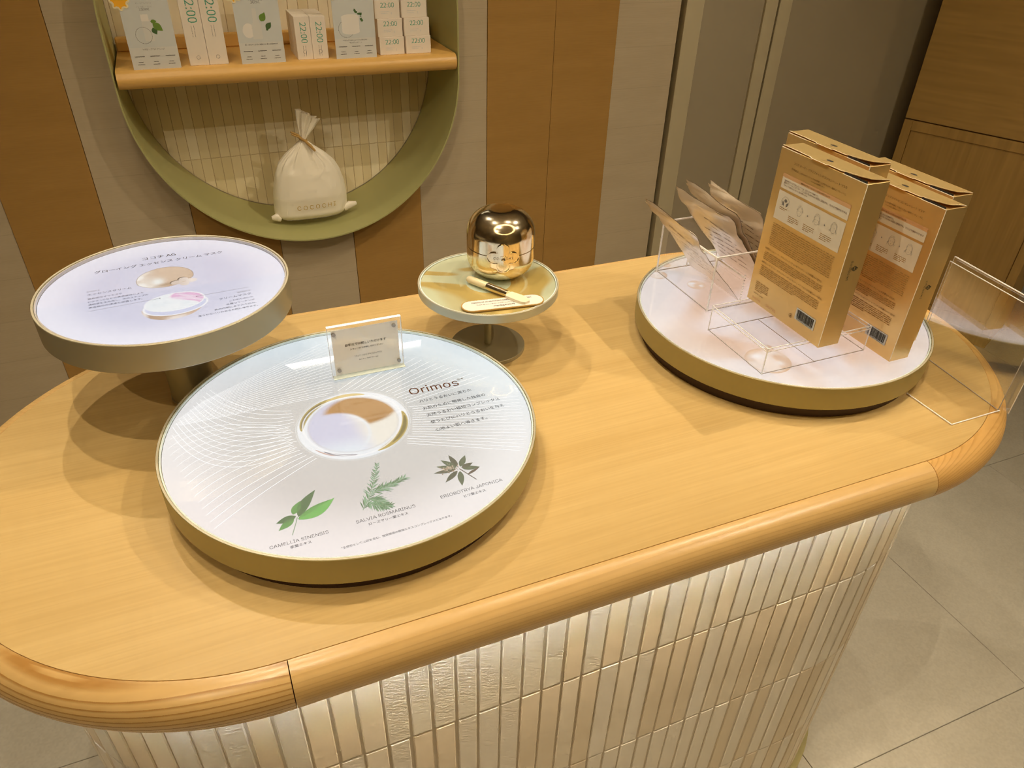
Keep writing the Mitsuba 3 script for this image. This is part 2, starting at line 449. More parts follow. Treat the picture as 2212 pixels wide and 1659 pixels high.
lab('niche', 'arched wall niche with a rounded olive rim and upright cream tiles', 'niche')

# niche shelf
SZ, SY = ZC + 0.157, 1.934
pr = [(2.19, -.004), (2.19, .0), (1.954, 0.0)] + [(1.954 - .02 * math.sin(a), -.02 + .02 * math.cos(a)) for a in np.linspace(0.15, math.pi - .15, 14)] + [(1.954, -.040), (2.19, -.040)]
m = extrude(Polygon(pr), 0.798)
v = np.array(m.vertices)
add('wall_shelf__board', trimesh.Trimesh(np.c_[-0.147 + v[:, 2], v[:, 0], SZ + v[:, 1]], m.faces, process=False), 'm_shelf', smooth=35)
add('wall_shelf__back_lip', bx(-0.146, 0.650, 2.165, 2.188, SZ, SZ + .032, .003), 'm_shelf')
lab('wall_shelf', 'wooden shelf with a rounded front edge across the arched niche', 'shelf')

# ------------------------------------------------------------------ wooden cabinet at the right
P0, dv = np.array([2.37, 1.99]), np.array([math.cos(math.radians(-66)), math.sin(math.radians(-66))])
nv = np.array([dv[1], -dv[0]])   # faces the camera side


def cab(s0, s1, d0, d1, z0, z1, c=.001):
    m = bx(s0, s1, d0, d1, z0, z1, c)
    v = np.array(m.vertices)
    xy = P0 + v[:, :1] * dv - v[:, 1:2] * nv
    t = trimesh.Trimesh(np.c_[xy, v[:, 2]], m.faces, process=False)
    t.fix_normals()
    return t


CW = 0.536
add('wooden_cabinet__body', cab(0.004, CW - .004, .014, .33, 0.0, WTOP + .1), 'm_cabinet')
add('wooden_cabinet__upper_panel', cab(0.0, CW, 0, .013, ZC - .150, WTOP + .1), 'm_cabinet')
zl = ZC - .1545
add('wooden_cabinet__door__rail', cab(.03, CW - .03, 0, .013, zl - .034, zl), 'm_cabinet')
add('wooden_cabinet__door__rail', cab(.03, CW - .03, 0, .013, .06, .10), 'm_cabinet')
add('wooden_cabinet__door__stile', cab(0, .0297, 0, .013, .06, zl), 'm_cabinet')
add('wooden_cabinet__door__stile', cab(CW - .0297, CW, 0, .013, .06, zl), 'm_cabinet')
add('wooden_cabinet__door__inset_panel', cab(.031, CW - .031, .006, .013, .101, zl - .035), 'm_cabinet')
add('wooden_cabinet__plinth', cab(.01, CW - .01, .02, .3, 0, .058), 'm_dark')
lab('wooden_cabinet', 'tall wooden cabinet with a framed lower door behind the gold boxes', 'cabinet')

# ------------------------------------------------------------------ counter
CY, CR, CXL, CXR = 0.706, 0.291, -0.019, 0.704


def stadium(R, n=64):
    t = np.linspace(-np.pi / 2, np.pi / 2, n)
    right = np.c_[CXR + R * np.cos(t), CY + R * np.sin(t)]
    left = np.c_[CXL - R * np.cos(t), CY - R * np.sin(t)]
    return Polygon(np.vstack([right, left]))


add('counter__top', ext_z(stadium(CR - .0002), ZC - .05, ZC), 'm_counter')
rho = 0.0255
prof = [(0.0001, -.0007), (.0007, -.0002)] + [(rho * math.sin(a), -rho + rho * math.cos(a)) for a in np.linspace(.12, math.pi - .05, 22)] + [(.0001, -.051)]


def arc(cx, a0, a1, n):
    t = np.linspace(a0, a1, n)
    nn = np.c_[np.cos(t), np.sin(t), 0 * t]
    return np.array([cx, CY, ZC]) + nn * CR, nn


def line(y, x0, x1, n=30):
    x = np.linspace(x0, x1, n)
    s = 1.0 if y > CY else -1.0
    return np.c_[x, np.full(n, y), np.full(n, ZC)], np.tile([0, s, 0.0], (n, 1))


for pth, nrm in (line(CY - CR, CXL + .0004, CXR - .0004), arc(CXL, 1.5 * np.pi - .0014, .5 * np.pi + .0014, 70), arc(CXR, -.5 * np.pi + .0014, .5 * np.pi - .0014, 70), line(CY + CR, CXR - .0004, CXL + .0004)):
    add('counter__edge_trim', sweep(pth, nrm, prof), 'm_trim', smooth=30)
RB = 0.2540
add('counter__base', ext_z(stadium(RB), 0.0, ZC - .0502), 'm_basegrout', smooth=30)
add('counter__base__skirting', ext_z(stadium(RB + .012).difference(stadium(RB)), 0, .05), 'm_champagne', smooth=30)
# tiles around the visible front half of the base
random.seed(11)
PT2, TH = 0.0264, 0.2070


def base_tile(s, z0, z1, w, d):
    """a tile with bevelled face at arc length s along the front half: s < 0 left arc, > L right arc."""
    L = CXR - CXL
    if 0 <= s <= L:
        c, n_, t_ = np.array([CXL + s, CY - RB]), np.array([0, -1.0]), np.array([1.0, 0])
    else:
        cx, a = (CXL, -np.pi / 2 + s / RB) if s < 0 else (CXR, -np.pi / 2 + (s - L) / RB)
        n_ = np.array([math.cos(a), math.sin(a)]); t_ = np.array([-n_[1], n_[0]]); c = np.array([cx, CY]) + n_ * RB
    V = []
    for dd, e in ((-0.001, 0.0), (d - .0012, 0.0), (d, .0012)):
        for uu, vv in ((-w / 2 + e, z0 + e), (w / 2 - e, z0 + e), (w / 2 - e, z1 - e), (-w / 2 + e, z1 - e)):
            q = c + t_ * uu + n_ * dd
            V.append((q[0], q[1], vv))
    F = []
    for k in (0, 4):
        for j in range(4):
            a, b = k + j, k + (j + 1) % 4
            F += [(a, b, b + 4), (a, b + 4, a + 4)]
    F += [(8, 9, 10), (8, 10, 11)]
    return trimesh.Trimesh(np.array(V), np.array(F), process=False)


for row in range(4):
    zt = ZC - .0385 - TH * row
    zb = max(zt - TH, 0.05)
    prev = None
    for k in range(-17, 27 + 18):
        s = 0.0125 + PT2 * k
        ch = random.random()
        kind = 'm_tile_spark' if ch < .46 else ('m_tile_mid' if ch < .66 else 'm_tile_smooth')
        w = PT2 - random.choice([.0018, .0022, .0042, .0046]) + 0.0002
        add('counter__base__tile', base_tile(s, zb + .0013, zt - .0013, w, .0014 + random.random() * .0006), kind)
# LED strip under the overhang
t1 = np.linspace(np.pi * 1.02, 1.5 * np.pi, 40); t2 = np.linspace(1.5 * np.pi, 2 * np.pi + .1, 40)
LR = 0.274
pts = np.vstack([np.c_[CXL + LR * np.cos(t1), CY + LR * np.sin(t1)], np.c_[CXR + LR * np.cos(t2), CY + LR * np.sin(t2)]])
nn = np.vstack([np.c_[np.cos(t1), np.sin(t1)], np.c_[np.cos(t2), np.sin(t2)]])
z = np.full(len(pts), ZC - .0535)
add('counter__light_strip', sweep(np.c_[pts, z], np.c_[nn, 0 * z], [(-.004, -.001), (.004, -.001), (.004, .003), (-.004, .003)]), 'm_white',
    emitter={'type': 'area', 'radiance': rgb(215.0, 178.0, 132.0), 'sampling_weight': 20.0})
lab('counter', 'long wooden counter with rounded ends, bullnose edge and cream tiled base', 'counter')

# ------------------------------------------------------------------ the flat lit discs
def panel_A(p, n, uv):
    x, y = p.x - 0.094, p.y - 0.6554
    r = dr.sqrt(x * x + y * y)
    edge = smoothstep(0.10, 0.192, r)
    base = mix([0.60, 0.595, 0.58], [0.86, 0.86, 0.86], edge)
    cool = smoothstep(-0.02, 0.17, 0.55 * x + 0.83 * y)
    pink = smoothstep(0.02, 0.17, -0.45 * x - 0.85 * y)
    base = base * mix([1, 1, 1], [0.88, 1.02, 1.10], cool) * mix([1, 1, 1], [1.03, 0.965, 0.96], pink)
    # droplet picture
    u, v = (x + 0.0) / 0.062, (y + 0.001) / 0.062
    d = dr.sqrt(u * u + v * v)
    ang = dr.atan2(v, u)
    glass = mix([0.78, 0.84, 0.90], [0.93, 0.95, 0.97], noise(u * 2.0, v * 2.0, 4.0))
    inner = mix([0.86, 0.83, 0.74], [0.62, 0.63, 0.80], smoothstep(0.25, -0.15, u + 0.1 * v))
    lower = smoothstep(-0.2, -0.75, v)
    inner = mix(inner, [0.76, 0.84, 0.92], lower * smoothstep(0.4, -0.2, u))
    hole_ = dr.sqrt(dr.square((u + 0.38) / 0.62) + dr.square((v + 0.22) / 0.62))
    a1 = dr.sqrt(dr.square((u - 0.22) / 0.72) + dr.square((v - 0.36) / 0.50))
    amber = smoothstep(1.04, 0.80, a1) * smoothstep(0.96, 1.10, hole_)
    inner = mix(inner, mix([0.36, 0.15, 0.012], [0.50, 0.24, 0.05], noise(u * 2.0, v * 2.0, 8.0)), amber)
    halo = smoothstep(0.08, 0.0, dr.abs(hole_ - 0.97)) * smoothstep(-0.1, 0.2, u + 0.1) * 0.8
    inner = mix(inner, [0.80, 0.86, 0.92], halo)
    inner = mix(inner, [0.55, 0.52, 0.50], smoothstep(0.03, 0.0, dr.abs(d - 0.785)) * 0.5)

    def crescent(c0, half, r0, wd):
        k = dr.abs(ang - c0) / half
        taper = dr.sqrt(dr.maximum(1 - k * k, 0.0))
        return smoothstep(1.0, 0.6, dr.abs(d - r0) / (wd * taper + 1e-3)) * dr.select(k < 1, 1.0, 0.0)

    rim_ = mix(glass, [0.40, 0.30, 0.06], crescent(2.42, 0.62, 0.895, 0.075))
    rim_ = mix(rim_, [0.12, 0.09, 0.015], crescent(2.50, 0.45, 0.895, 0.040))
    rim_ = mix(rim_, [0.45, 0.33, 0.06], crescent(-0.62, 0.70, 0.895, 0.085))
    rim_ = mix(rim_, [0.15, 0.12, 0.012], crescent(-0.52, 0.45, 0.900, 0.042))
    rim_ = mix(rim_, [0.70, 0.53, 0.20], crescent(1.55, 0.42, 0.885, 0.055))
    rim_ = mix(rim_, [0.20, 0.19, 0.25], crescent(-2.05, 0.34, 0.865, 0.030))
    rim_ = mix(rim_, [0.60, 0.40, 0.36], crescent(-2.35, 0.22, 0.90, 0.016))
    rim_ = mix(rim_, [0.98, 0.99, 1.0], smoothstep(0.025, 0.0, dr.abs(d - 0.86 - 0.03 * dr.sin(3 * ang))) * 0.8)
    rim_ = mix(rim_, [0.42, 0.40, 0.34], smoothstep(0.955, 0.985, d) * smoothstep(1.0, 0.99, d) * 0.55)
    drop = mix(inner, rim_, smoothstep(0.76, 0.83, d))
    return dr.select(d < 1.0, drop, base)


def panel_D(p, n, uv):
    cx, cy = -0.0687, 0.8413
    X, Y = p.x - cx, p.y - cy
    ca, sa = math.cos(math.radians(5)), math.sin(math.radians(5))
    x, y = X * ca + Y * sa, -X * sa + Y * ca
    r = dr.sqrt(X * X + Y * Y)
    base = mix([0.64, 0.66, 0.85], [0.86, 0.87, 1.0], smoothstep(0.07, 0.125, r))
    # floating lid
    u, v = (x - 0.001) / 0.031, (y - 0.0245) / 0.029
    flatb = dr.select(v < -0.35, 1.18, 1.0)
    d = dr.sqrt(u * u + dr.square(v * flatb))
    metal = mix([0.50, 0.33, 0.21], [0.66, 0.50, 0.38], noise(u * 1.6 + 3, v * 1.2, 2.0))
    sheen = smoothstep(0.0, -0.85, u + 0.15 * v)
    metal = mix(metal, [0.93, 0.93, 0.90], sheen * (0.55 + 0.45 * smoothstep(0.25, 0.7, noise(u * 2.2, v * 2.6 + 2, 6.0))))
    hl = dr.exp(-(dr.square((u + 0.28) / 0.22) + dr.square((v + 0.25) / 0.30)))
    metal = mix(metal, [0.9, 0.98, 0.98], hl * 0.9)
    metal = mix(metal, [0.32, 0.20, 0.12], smoothstep(0.2, 0.0, dr.abs(v + 0.62 - 0.1 * u)) * smoothstep(-0.8, 0.0, u) * 0.75)
    metal = mix(metal, [0.20, 0.14, 0.12], smoothstep(0.965, 0.99, d) * 0.8)
    out = dr.select(d < 1.0, metal, base)
    # clover badge on the lid
    bu, bv = x - 0.0195, y - 0.0065
    rad = dr.minimum(dr.minimum(dr.square(bu / 0.0052) + dr.square((bv - 0.0056) / 0.0052), dr.square(bu / 0.0052) + dr.square((bv + 0.0056) / 0.0052)),
                     dr.minimum(dr.square((bu - 0.008) / 0.0062) + dr.square(bv / 0.0052), dr.square((bu + 0.008) / 0.0062) + dr.square(bv / 0.0052)))
    rad2 = dr.minimum(dr.minimum(dr.square((bu + .0012) / 0.0055) + dr.square((bv - 0.0068) / 0.0055), rad * 9.0), dr.square((bu + 0.0092) / 0.0062) + dr.square((bv - .0012) / 0.0052))
    out = dr.select(rad2 < 1.0, mi.Color3f(0.06, 0.04, 0.04), out)
    out = dr.select(rad < 1.0, mix([0.62, 0.52, 0.47], [0.85, 0.77, 0.72], smoothstep(-0.01, 0.012, bu)), out)
    # bowl
    bu, bv = (x - 0.0005) / 0.0315, (y + 0.0505) / 0.0290
    bd = dr.sqrt(bu * bu + bv * bv)
    bowl = mix([0.34, 0.20, 0.11], [0.64, 0.46, 0.36], noise(bu * 2.4 + 7, 1.0, 3.0))
    bowl = mix(bowl, [0.93, 0.88, 0.86], smoothstep(0.16, 0.0, dr.abs(bu + 0.92)) * 0.8)
    bowl = mix(bowl, [0.92, 0.86, 0.83], smoothstep(-0.62, -0.92, bv) * smoothstep(0.55, 0.1, dr.abs(bu - 0.05)) * 0.8)
    out = dr.select((bd < 1.0) & (bv < 0.1), bowl, out)
    iu, iv = (x - 0.004) / 0.0335, (y + 0.0485) / 0.0225
    lip = dr.sqrt(iu * iu + iv * iv)
    out = dr.select(lip < 1.0, mix([0.62, 0.67, 0.90], [0.92, 0.95, 1.0], smoothstep(0.90, 0.97, lip)), out)
    iu, iv = (x - 0.004) / 0.0315, (y + 0.040) / 0.0215
    cr = dr.sqrt(iu * iu + iv * iv)
    swirl = iu - 0.18 + 0.42 * dr.sin(iv * 2.6) - 0.12
    white = mix([0.80, 0.88, 0.95], [0.92, 0.96, 0.99], noise(iu * 3.0, iv * 3.0, 2.0))
    pinkc = mix([0.86, 0.70, 0.87], [0.78, 0.45, 0.72], smoothstep(0.35, 0.75, noise(iu * 5.0 + iv * 4.0, iv * 3.0, 4.0)))
    cream = mix(white, pinkc, smoothstep(-0.02, 0.04, swirl))
    cream = mix(cream, [0.93, 0.86, 0.96], smoothstep(0.07, 0.0, dr.abs(swirl)) * 0.8)
    cream = mix(cream, [0.93, 0.96, 1.0], smoothstep(0.92, 0.97, cr))
    out = dr.select(cr < 1.0, cream, out)
    return out


def panel_G(p, n, uv):
    x, y = p.x - 0.7117, p.y - 0.7037
    w = fbm(x * 9.0 + 2.0 * noise(x * 6.0, y * 6.0, 1.0), y * 9.0 - x * 4.0, 3.0)
    c = mix([0.80, 0.53, 0.385], [0.93, 0.83, 0.83], smoothstep(0.28, 0.62, w))
    r = dr.sqrt(x * x + y * y)
    c = mix(c, [1.0, 0.93, 0.86], smoothstep(0.12, 0.19, r) * 0.45)
    for (bx_, by_, br) in ((-0.1, -0.103, 0.029), (-0.067, 0.106, 0.014), (-0.104, 0.155, 0.014), (-0.074, 0.180, 0.007), (-0.082, -0.078, 0.008)):
        u, v = (x - bx_) / br, (y - by_) / br
        d = dr.sqrt(u * u + v * v)
        b = mix([0.80, 0.52, 0.34], [0.94, 0.80, 0.70], smoothstep(0.35, 0.65, noise(u * 1.7 + bx_ * 90, v * 1.7, 2.0)))
        b = mix(b, [1.0, 1.0, 1.0], dr.exp(-(dr.square((u + 0.25) / 0.35) + dr.square((v - 0.45) / 0.25))))
        b = mix(b, [1.0, 0.95, 0.9], dr.exp(-(dr.square((u - 0.35) / 0.2) + dr.square((v + 0.35) / 0.2))))
        b = mix(b, [0.70, 0.45, 0.28], smoothstep(0.86, 0.98, d) * 0.7)
        c = dr.select(d < 1.0, b, c)
    return c


def print_E(p, n, uv):
    x, y = p.x - 0.3153, p.y - 0.8219
    r = dr.sqrt(x * x + y * y)
    ang = dr.atan2(y, x)
    s = noise(x * 16.0 + 4.0, y * 30.0 + 6 * noise(x * 9.0, y * 9.0, 2.0), 1.0)
    c = mix([0.45, 0.34, 0.11], [0.54, 0.57, 0.40], smoothstep(0.22, 0.46, s))
    f = noise(r * 160.0, ang * 0.4, 2.0)
    c = mix(c, [0.62, 0.62, 0.44], smoothstep(0.6, 0.9, f) * smoothstep(0.07, 0.045, r) * 0.5)
    return dr.select(r < 0.030, mi.Color3f(0.52, 0.60, 0.50), c)


def area_tex(fn, s, w=1.0):
    def scaled(p, n, uv):
        return fn(p, n, uv) * s
    return {'type': 'area', 'radiance': proc(scaled), 'sampling_weight': w}


scene['m_film'] = {'type': 'twosided', 'bsdf': {'type': 'diffuse', 'reflectance': rgb(0.13, 0.125, 0.12)}}
scene['m_print_E'] = prin(proc(print_E), 0.4)


def disc_mesh(cx, cy, z, R, n=128):
    t = np.linspace(0, 2 * np.pi, n, endpoint=False)
    V = np.vstack([[[cx, cy, z]], np.c_[cx + R * np.cos(t), cy + R * np.sin(t), np.full(n, z)]])
    k = np.arange(n)
    return trimesh.Trimesh(V, np.c_[k * 0, 1 + k, 1 + (k + 1) % n], process=False)


def tray(name, cx, cy, zb, zt, R, metal, emitter, film='m_film', wall=.0028, recess=.0040, glass='m_edge_green'):
    zb, zt = ZC + zb, ZC + zt
    h = zt - zb
    add(f'{name}__rim', lathe([(0, 0), (R - .0012, 0), (R, .0012), (R, h - .0004), (R - .0004, h), (R - wall, h), (R - wall, h - recess - .001), (0, h - recess - .001)], cx, cy, zb, 160), metal, smooth=30)
    add(f'{name}__rim_edge', lathe([(R - wall, h - .0002), (R - .0004, h - .0002), (R - .0004, h + .0003), (R - wall * .8, h + .0003), (R - wall, h - .0002)], cx, cy, zb, 160), 'm_rimtop')
    kw = {'emitter': emitter} if emitter else {}
    pm = disc_mesh(cx, cy, zt - recess, R - wall - .0022)
    add(f'{name}__light_panel' if emitter else f'{name}__printed_top', pm, film, uv=(np.array(pm.vertices)[:, :2] - (cx, cy)) / (2 * R) + .5, **kw)
    add(f'{name}__glass_cover', disc_mesh(cx, cy, zt - .0008, R - wall - .0003), 'm_pane')
    add(f'{name}__glass_cover__edge', lathe([(R - wall - .0018, h - recess), (R - wall - .0003, h - recess), (R - wall - .0003, h - .0007), (R - wall - .0018, h - .0007), (R - wall - .0018, h - recess)], cx, cy, zb, 160), glass)
    return zt - recess


def put(name, poly, m, cx, cy, z, **kw):
    return add(name, place(flat(poly), (cx, cy, z), (1, 0, 0), (0, 1, 0)), m, **kw)


# A: the big disc in front
AX, AY = 0.094, 0.6554
zA = tray('display_disc', AX, AY, .017, .049, .2007, 'm_champagne', area_tex(panel_A, 0.93))
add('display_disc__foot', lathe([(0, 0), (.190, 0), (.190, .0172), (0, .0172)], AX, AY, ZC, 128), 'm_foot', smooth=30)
lab('display_disc', 'large round light table printed with a droplet and three green plants', 'display stand')


def txt(key, s, x, y, ang, length=None, height=None, m='m_ink', kind='cjk', bold=0, space=0.0, c=(AX, AY), z=None, align='left'):
    return put(key, rot(text_poly(s, height=height, length=length, kind=kind, bold=bold, space=space, align=align), ang, x, y), m, c[0], c[1], z)


zt_ = zA + .0004
K = 'display_disc__lettering'
txt(K, 'Orimos', .0731, .0288, 0, length=.0596, m='m_ink_brown', kind='latin', space=.02, z=zt_)
txt(K, '®*', .1335, .0345, 1, length=.008, m='m_ink_soft', kind='cjk', z=zt_)
for s, x, y, L in (('ハリとうるおいに満ちた', .0786, .0108, .0635), ('お肌のために開発した独自の', .079, -.0037, .0753), ('天然うるおい植物コンプレックス', .0791, -.0172, .0878), ('使うたびにハリとうるおいを与え', .0796, -.0307, .0877), ('心地よい肌へ導きます。', .0804, -.0454, .0604)):
    txt(K, s, x, y, 1.4, length=L, z=zt_)
for s, x, y, L, a in (('CAMELLIA SINENSIS', -.1089, -.1557, .0525, 1.5), ('SALVIA ROSMARINUS', -.03, -.1518, .0573, 1.9), ('ERIOBOTRYA JAPONICA', .0537, -.1478, .0654, 2.4)):
    txt(K, s, x, y, a, length=L, kind='thin', z=zt_)
for s, x, y, L, a in (('茶葉エキス', -.0918, -.1612, .0188, 1.6), ('ローズマリー葉エキス', -.0197, -.1580, .0378, 2.1), ('ビワ葉エキス', .0753, -.1540, .0227, 2.6)):
    txt(K, s, x, y, a, length=L, z=zt_)
txt(K, '*主成分として上記を含む、独自開発の植物エキスコンプレックスとなります。', -.0495, -.1782, 2.2, length=.1054, z=zt_)


def lerp(a, b, t):
    return np.array(a) * (1 - t) + np.array(b) * t


def fan(s0, s1, e0, e1, n, c0=None, c1=None, pw=1.0):
    out = []
    for k in range(n):
        t = (k / (n - 1)) ** pw
        s, e = lerp(s0, s1, t), lerp(e0, e1, t)
        c = lerp(c0, c1, t) if c0 is not None else (s + e) / 2
        out.append(bez(s, c, e, 26))
    return out


lines = fan((-.1917, .0605), (-.1500, .0980), (-.0109, .0617), (.0120, .1850), 20, pw=1.2)
lines += fan((-.1419, .1197), (-.1870, .0552), (-.060, .0458), (-.0600, -.0200), 13, (-.114, .0597), (-.1536, -.0678))
lines += fan((-.1930, .0316), (-.1530, -.1120), (-.0615, .0151), (-.0376, -.0400), 15, (-.1637, .0718), (-.1017, -.0718))
lines += fan((.0640, .0076), (.0455, -.0545), (.1900, -.0165), (.1634, -.1125), 17)
lines += fan((-.004, .066), (.0640, .0152), (.0776, .1246), (.1717, .033), 14)
good = []
for c in lines:
    rr = np.hypot(c[:, 0], c[:, 1])
    c = c[(rr < .193) & (rr > .0635)]
    if len(c) > 3:
        good.append(c)
add('display_disc__line_pattern', place(ribbons(good, .00065), (AX, AY, zA + .0002), (1, 0, 0), (0, 1, 0)), 'm_film', emitter=glow((1, 1, 1), 1.12))


def leaf(a, b, w, n=14, bend=0.0):
    a, b = np.array(a), np.array(b)
    d = b - a
    nrm = np.array([-d[1], d[0]])
    t = np.linspace(0, 1, n)
    half = w * np.sin(np.pi * t ** .8) ** 1.0
    mid = a + d * t[:, None] + nrm * (bend * np.sin(np.pi * t))[:, None]
    u = nrm / np.linalg.norm(nrm)
    return Polygon(np.vstack([mid + u * half[:, None], (mid - u * half[:, None])[::-1]])).buffer(0)


LF = 'display_disc__plant_print'


def glowleaf(polys, col, s=1.0):
    put(LF, unary_union(polys), 'm_film', AX, AY, zA + .0005, emitter=glow(col, s))


cam0 = [leaf((-.0795, -.1275), (-.0427, -.1102), .0062, bend=-.08)]
glowleaf(cam0, (.10, .42, .07))
glowleaf([leaf((-.0800, -.1265), (-.0460, -.1110), .0028, bend=.04), leaf((-.0833, -.1190), (-.0739, -.103), .0042), leaf((-.0832, -.1245), (-.0985, -.1357), .0040)], (.06, .27, .05))
glowleaf([leaf((-.0790, -.1240), (-.058, -.0925), .0052, bend=.05), leaf((-.0809, -.1222), (-.0995, -.1256), .0043)], (.015, .115, .035))
glowleaf([strip([(-.0800, -.1240), (-.0830, -.1330), (-.0877, -.1452)], .0008)], (.25, .36, .24))
random.seed(3)
need = []
stems = [[(-.0208, -.1365), (-.006, -.116), (.0069, -.0776)], [(-.006, -.116), (.008, -.114), (.028, -.1064)], [(-.012, -.124), (-.002, -.128), (.0020, -.1391)], [(-.014, -.127), (-.008, -.1385), (.006, -.1395)]]
for st in stems:
    c = bez(*st, 26)
    tang = np.gradient(c, axis=0)
    for k in range(1, 26):
        for sd in (-1, 1):
            a = math.atan2(tang[k, 1], tang[k, 0]) + sd * random.uniform(.35, .95)
            L = random.uniform(.008, .0135) * (1 - .5 * k / 26)
            need.append((leaf(c[k], c[k] + L * np.array([math.cos(a), math.sin(a)]), .0006, 6), random.random()))
glowleaf([n_ for n_, q in need if q < .55], (.03, .15, .06))
glowleaf([n_ for n_, q in need if q >= .55], (.16, .34, .19))
glowleaf([strip(bez(*s_, 12), .0008) for s_ in stems], (.20, .33, .20))
tips = [(.0702, -.0937), (.0803, -.0887), (.0964, -.0948), (.1, -.1086), (.1045, -.1173), (.0574, -.1107), (.0631, -.1018), (.0646, -.1275), (.0787, -.1377)]
glowleaf([leaf((.0842 + .15 * (x - .0842), -.1127 + .15 * (y + .1127)), (x, y), .0032) for x, y in tips[::2]], (.035, .085, .045))
glowleaf([leaf((.0842 + .15 * (x - .0842), -.1127 + .15 * (y + .1127)), (x, y), .0029) for x, y in tips[1::2]], (.02, .045, .03))
glowleaf([strip([(.0842, -.1127), (.095, -.134)], .0009), leaf((.089, -.124), (.1045, -.1173), .0016)], (.05, .035, .03))
random.seed(8)
glowleaf([Point(.0735 + random.gauss(0, .0042), -.1088 + random.gauss(0, .003)).buffer(random.uniform(.0005, .0011), quad_segs=3) for _ in range(46)], (.72, .55, .42))
glowleaf([Point(.0735 + random.gauss(0, .0045), -.1095 + random.gauss(0, .003)).buffer(random.uniform(.0003, .0007), quad_segs=3) for _ in range(40)], (.22, .10, .04))

# sign holder standing on it
SX0, SX1, SYF = .0890, .1755, .742
zs0 = ZC + .0488
add('sign_holder__plate', place(flat(rect(0, 0, SX1 - SX0, .069)), (SX0, SYF, zs0), (1, 0, 0), (0, 0, 1)), 'm_pane')
add('sign_holder__plate', place(flat(rect(0, 0, SX1 - SX0, .069)), (SX0, SYF + .005, zs0), (1, 0, 0), (0, 0, 1)), 'm_pane')
for a in (bx(SX0, SX1, SYF, SYF + .005, zs0 + .0687, zs0 + .069), bx(SX0, SX0 + .0003, SYF, SYF + .005, zs0, zs0 + .069), bx(SX1 - .0003, SX1, SYF, SYF + .005, zs0, zs0 + .069)):
    add('sign_holder__plate_edge', a, 'm_edge')
add('sign_holder__base_edge', bx(SX0 + .001, SX1 + .001, SYF - .0035, SYF + .0055, zs0, zs0 + .0007), 'm_edge_green')
add('sign_holder__card', bx(.0935, .1712, SYF + .0018, SYF + .0024, zs0 + .0030, zs0 + .0635), 'm_signpaper')
for x, zz in ((.0958, .1090), (.1660, .1080), (.1695, .0586), (.0976, .0596)):
    c_ = trimesh.creation.cylinder(.0023, .0024, sections=20)
    c_.apply_transform(trimesh.transformations.rotation_matrix(math.pi / 2, (1, 0, 0)))
    c_.apply_translation((x, SYF - .0009, ZC + zz))
    add('sign_holder__screw', c_, 'm_screw', smooth=30)
for s, x0, x1, zz, kd, bd in (('お手元でお試しいただけます', .1078, .1562, .0893, 'cjk', 2), ('スタッフまでお申し付けください', .1130, .1524, .0834, 'cjk', 1), ('TEST OUR PRODUCTS', .1172, .1499, .0730, 'latin', 0), ('Ask Our Staff for Help', .1222, .1454, .0680, 'latin', 0)):
    g = text_poly(s, length=x1 - x0, kind=kd, bold=bd, space=.08 if kd == 'latin' else 0)
    add('sign_holder__lettering', place(flat(g), (x0, SYF + .0015, ZC + zz), (1, 0, 0), (0, 0, 1)), 'm_ink')
lab('sign_holder', 'small clear acrylic sign with a grey card standing on the large light table', 'sign')

# D: the raised disc at the left
DX, DY = -0.0687, 0.8413
zD = tray('raised_display', DX, DY, .121, .154, .1348, 'm_champagne_grey', area_tex(panel_D, 0.95), recess=.0045, glass='m_edge_grey')
add('raised_display__column', lathe([(0, .003), (.0265, .003), (.0265, .1205), (0, .1205)], DX, DY, ZC, 64), 'm_champagne_grey', smooth=30)
add('raised_display__foot', lathe([(0, 0), (.0275, 0), (.0275, .003), (0, .003)], DX, DY, ZC, 64), 'm_champagne_grey', smooth=30)
lab('raised_display', 'raised round light box with lavender face on a thick column', 'display stand')
K = 'raised_display__lettering'
zt_ = zD + .0004
txt(K, 'ココチ AG', -.0251, .0810, 4.0, length=.0377, c=(DX, DY), z=zt_)
txt(K, 'グローイング エッセンス クリーム マスク', -.0767, .0608, 4.6, length=.1433, c=(DX, DY), z=zt_)
for s, x, y, L, m_ in (('STEP.1', -.0824, .0129, .0132, 'm_ink_soft'), ('エッセンスクリーム', -.0813, .0051, .0448, 'm_ink'), ('独自成分オリモスや', -.0805, -.0051, .0344, 'm_ink'), ('ビタミンCなどの美容成分により', -.0798, -.0127, .0556, 'm_ink'),
                       ('透明感を生み出し、次のステップの', -.0792, -.0197, .06, 'm_ink'), ('美容成分の浸透も促進します。', -.0785, -.0269, .0535, 'm_ink'), ('STEP.2', .073, -.0428, .0143, 'm_ink_soft'), ('クリームマスク', .0529, -.0525, .0342, 'm_ink'),
                       ('こだわりぬいた', .0633, -.0598, .0254, 'm_ink'), ('各種コラーゲンが', .0592, -.0674, .0304, 'm_ink'), ('肌の内部にまで入り込み、', .0464, -.0758, .0441, 'm_ink'), ('柔らかなハリのあるお肌に導きます。', .0294, -.0844, .0618, 'm_ink')):
    txt(K, s, x, y, 4.6, length=L, c=(DX, DY), m=m_, z=zt_, kind='latin' if s.startswith('STEP') else 'cjk')
put('raised_display__rule', strip([(-.0778, -.0334), (-.0076, -.0271)], .0004), 'm_ink_soft', DX, DY, zt_)
put('raised_display__rule', strip([(.0302, -.0355), (.0864, -.0314)], .0004), 'm_ink_soft', DX, DY, zt_)
put('raised_display__rule', unary_union([Point(-.0076, -.0271).buffer(.0008), Point(.0302, -.0355).buffer(.0008)]), 'm_ink_soft', DX, DY, zt_)

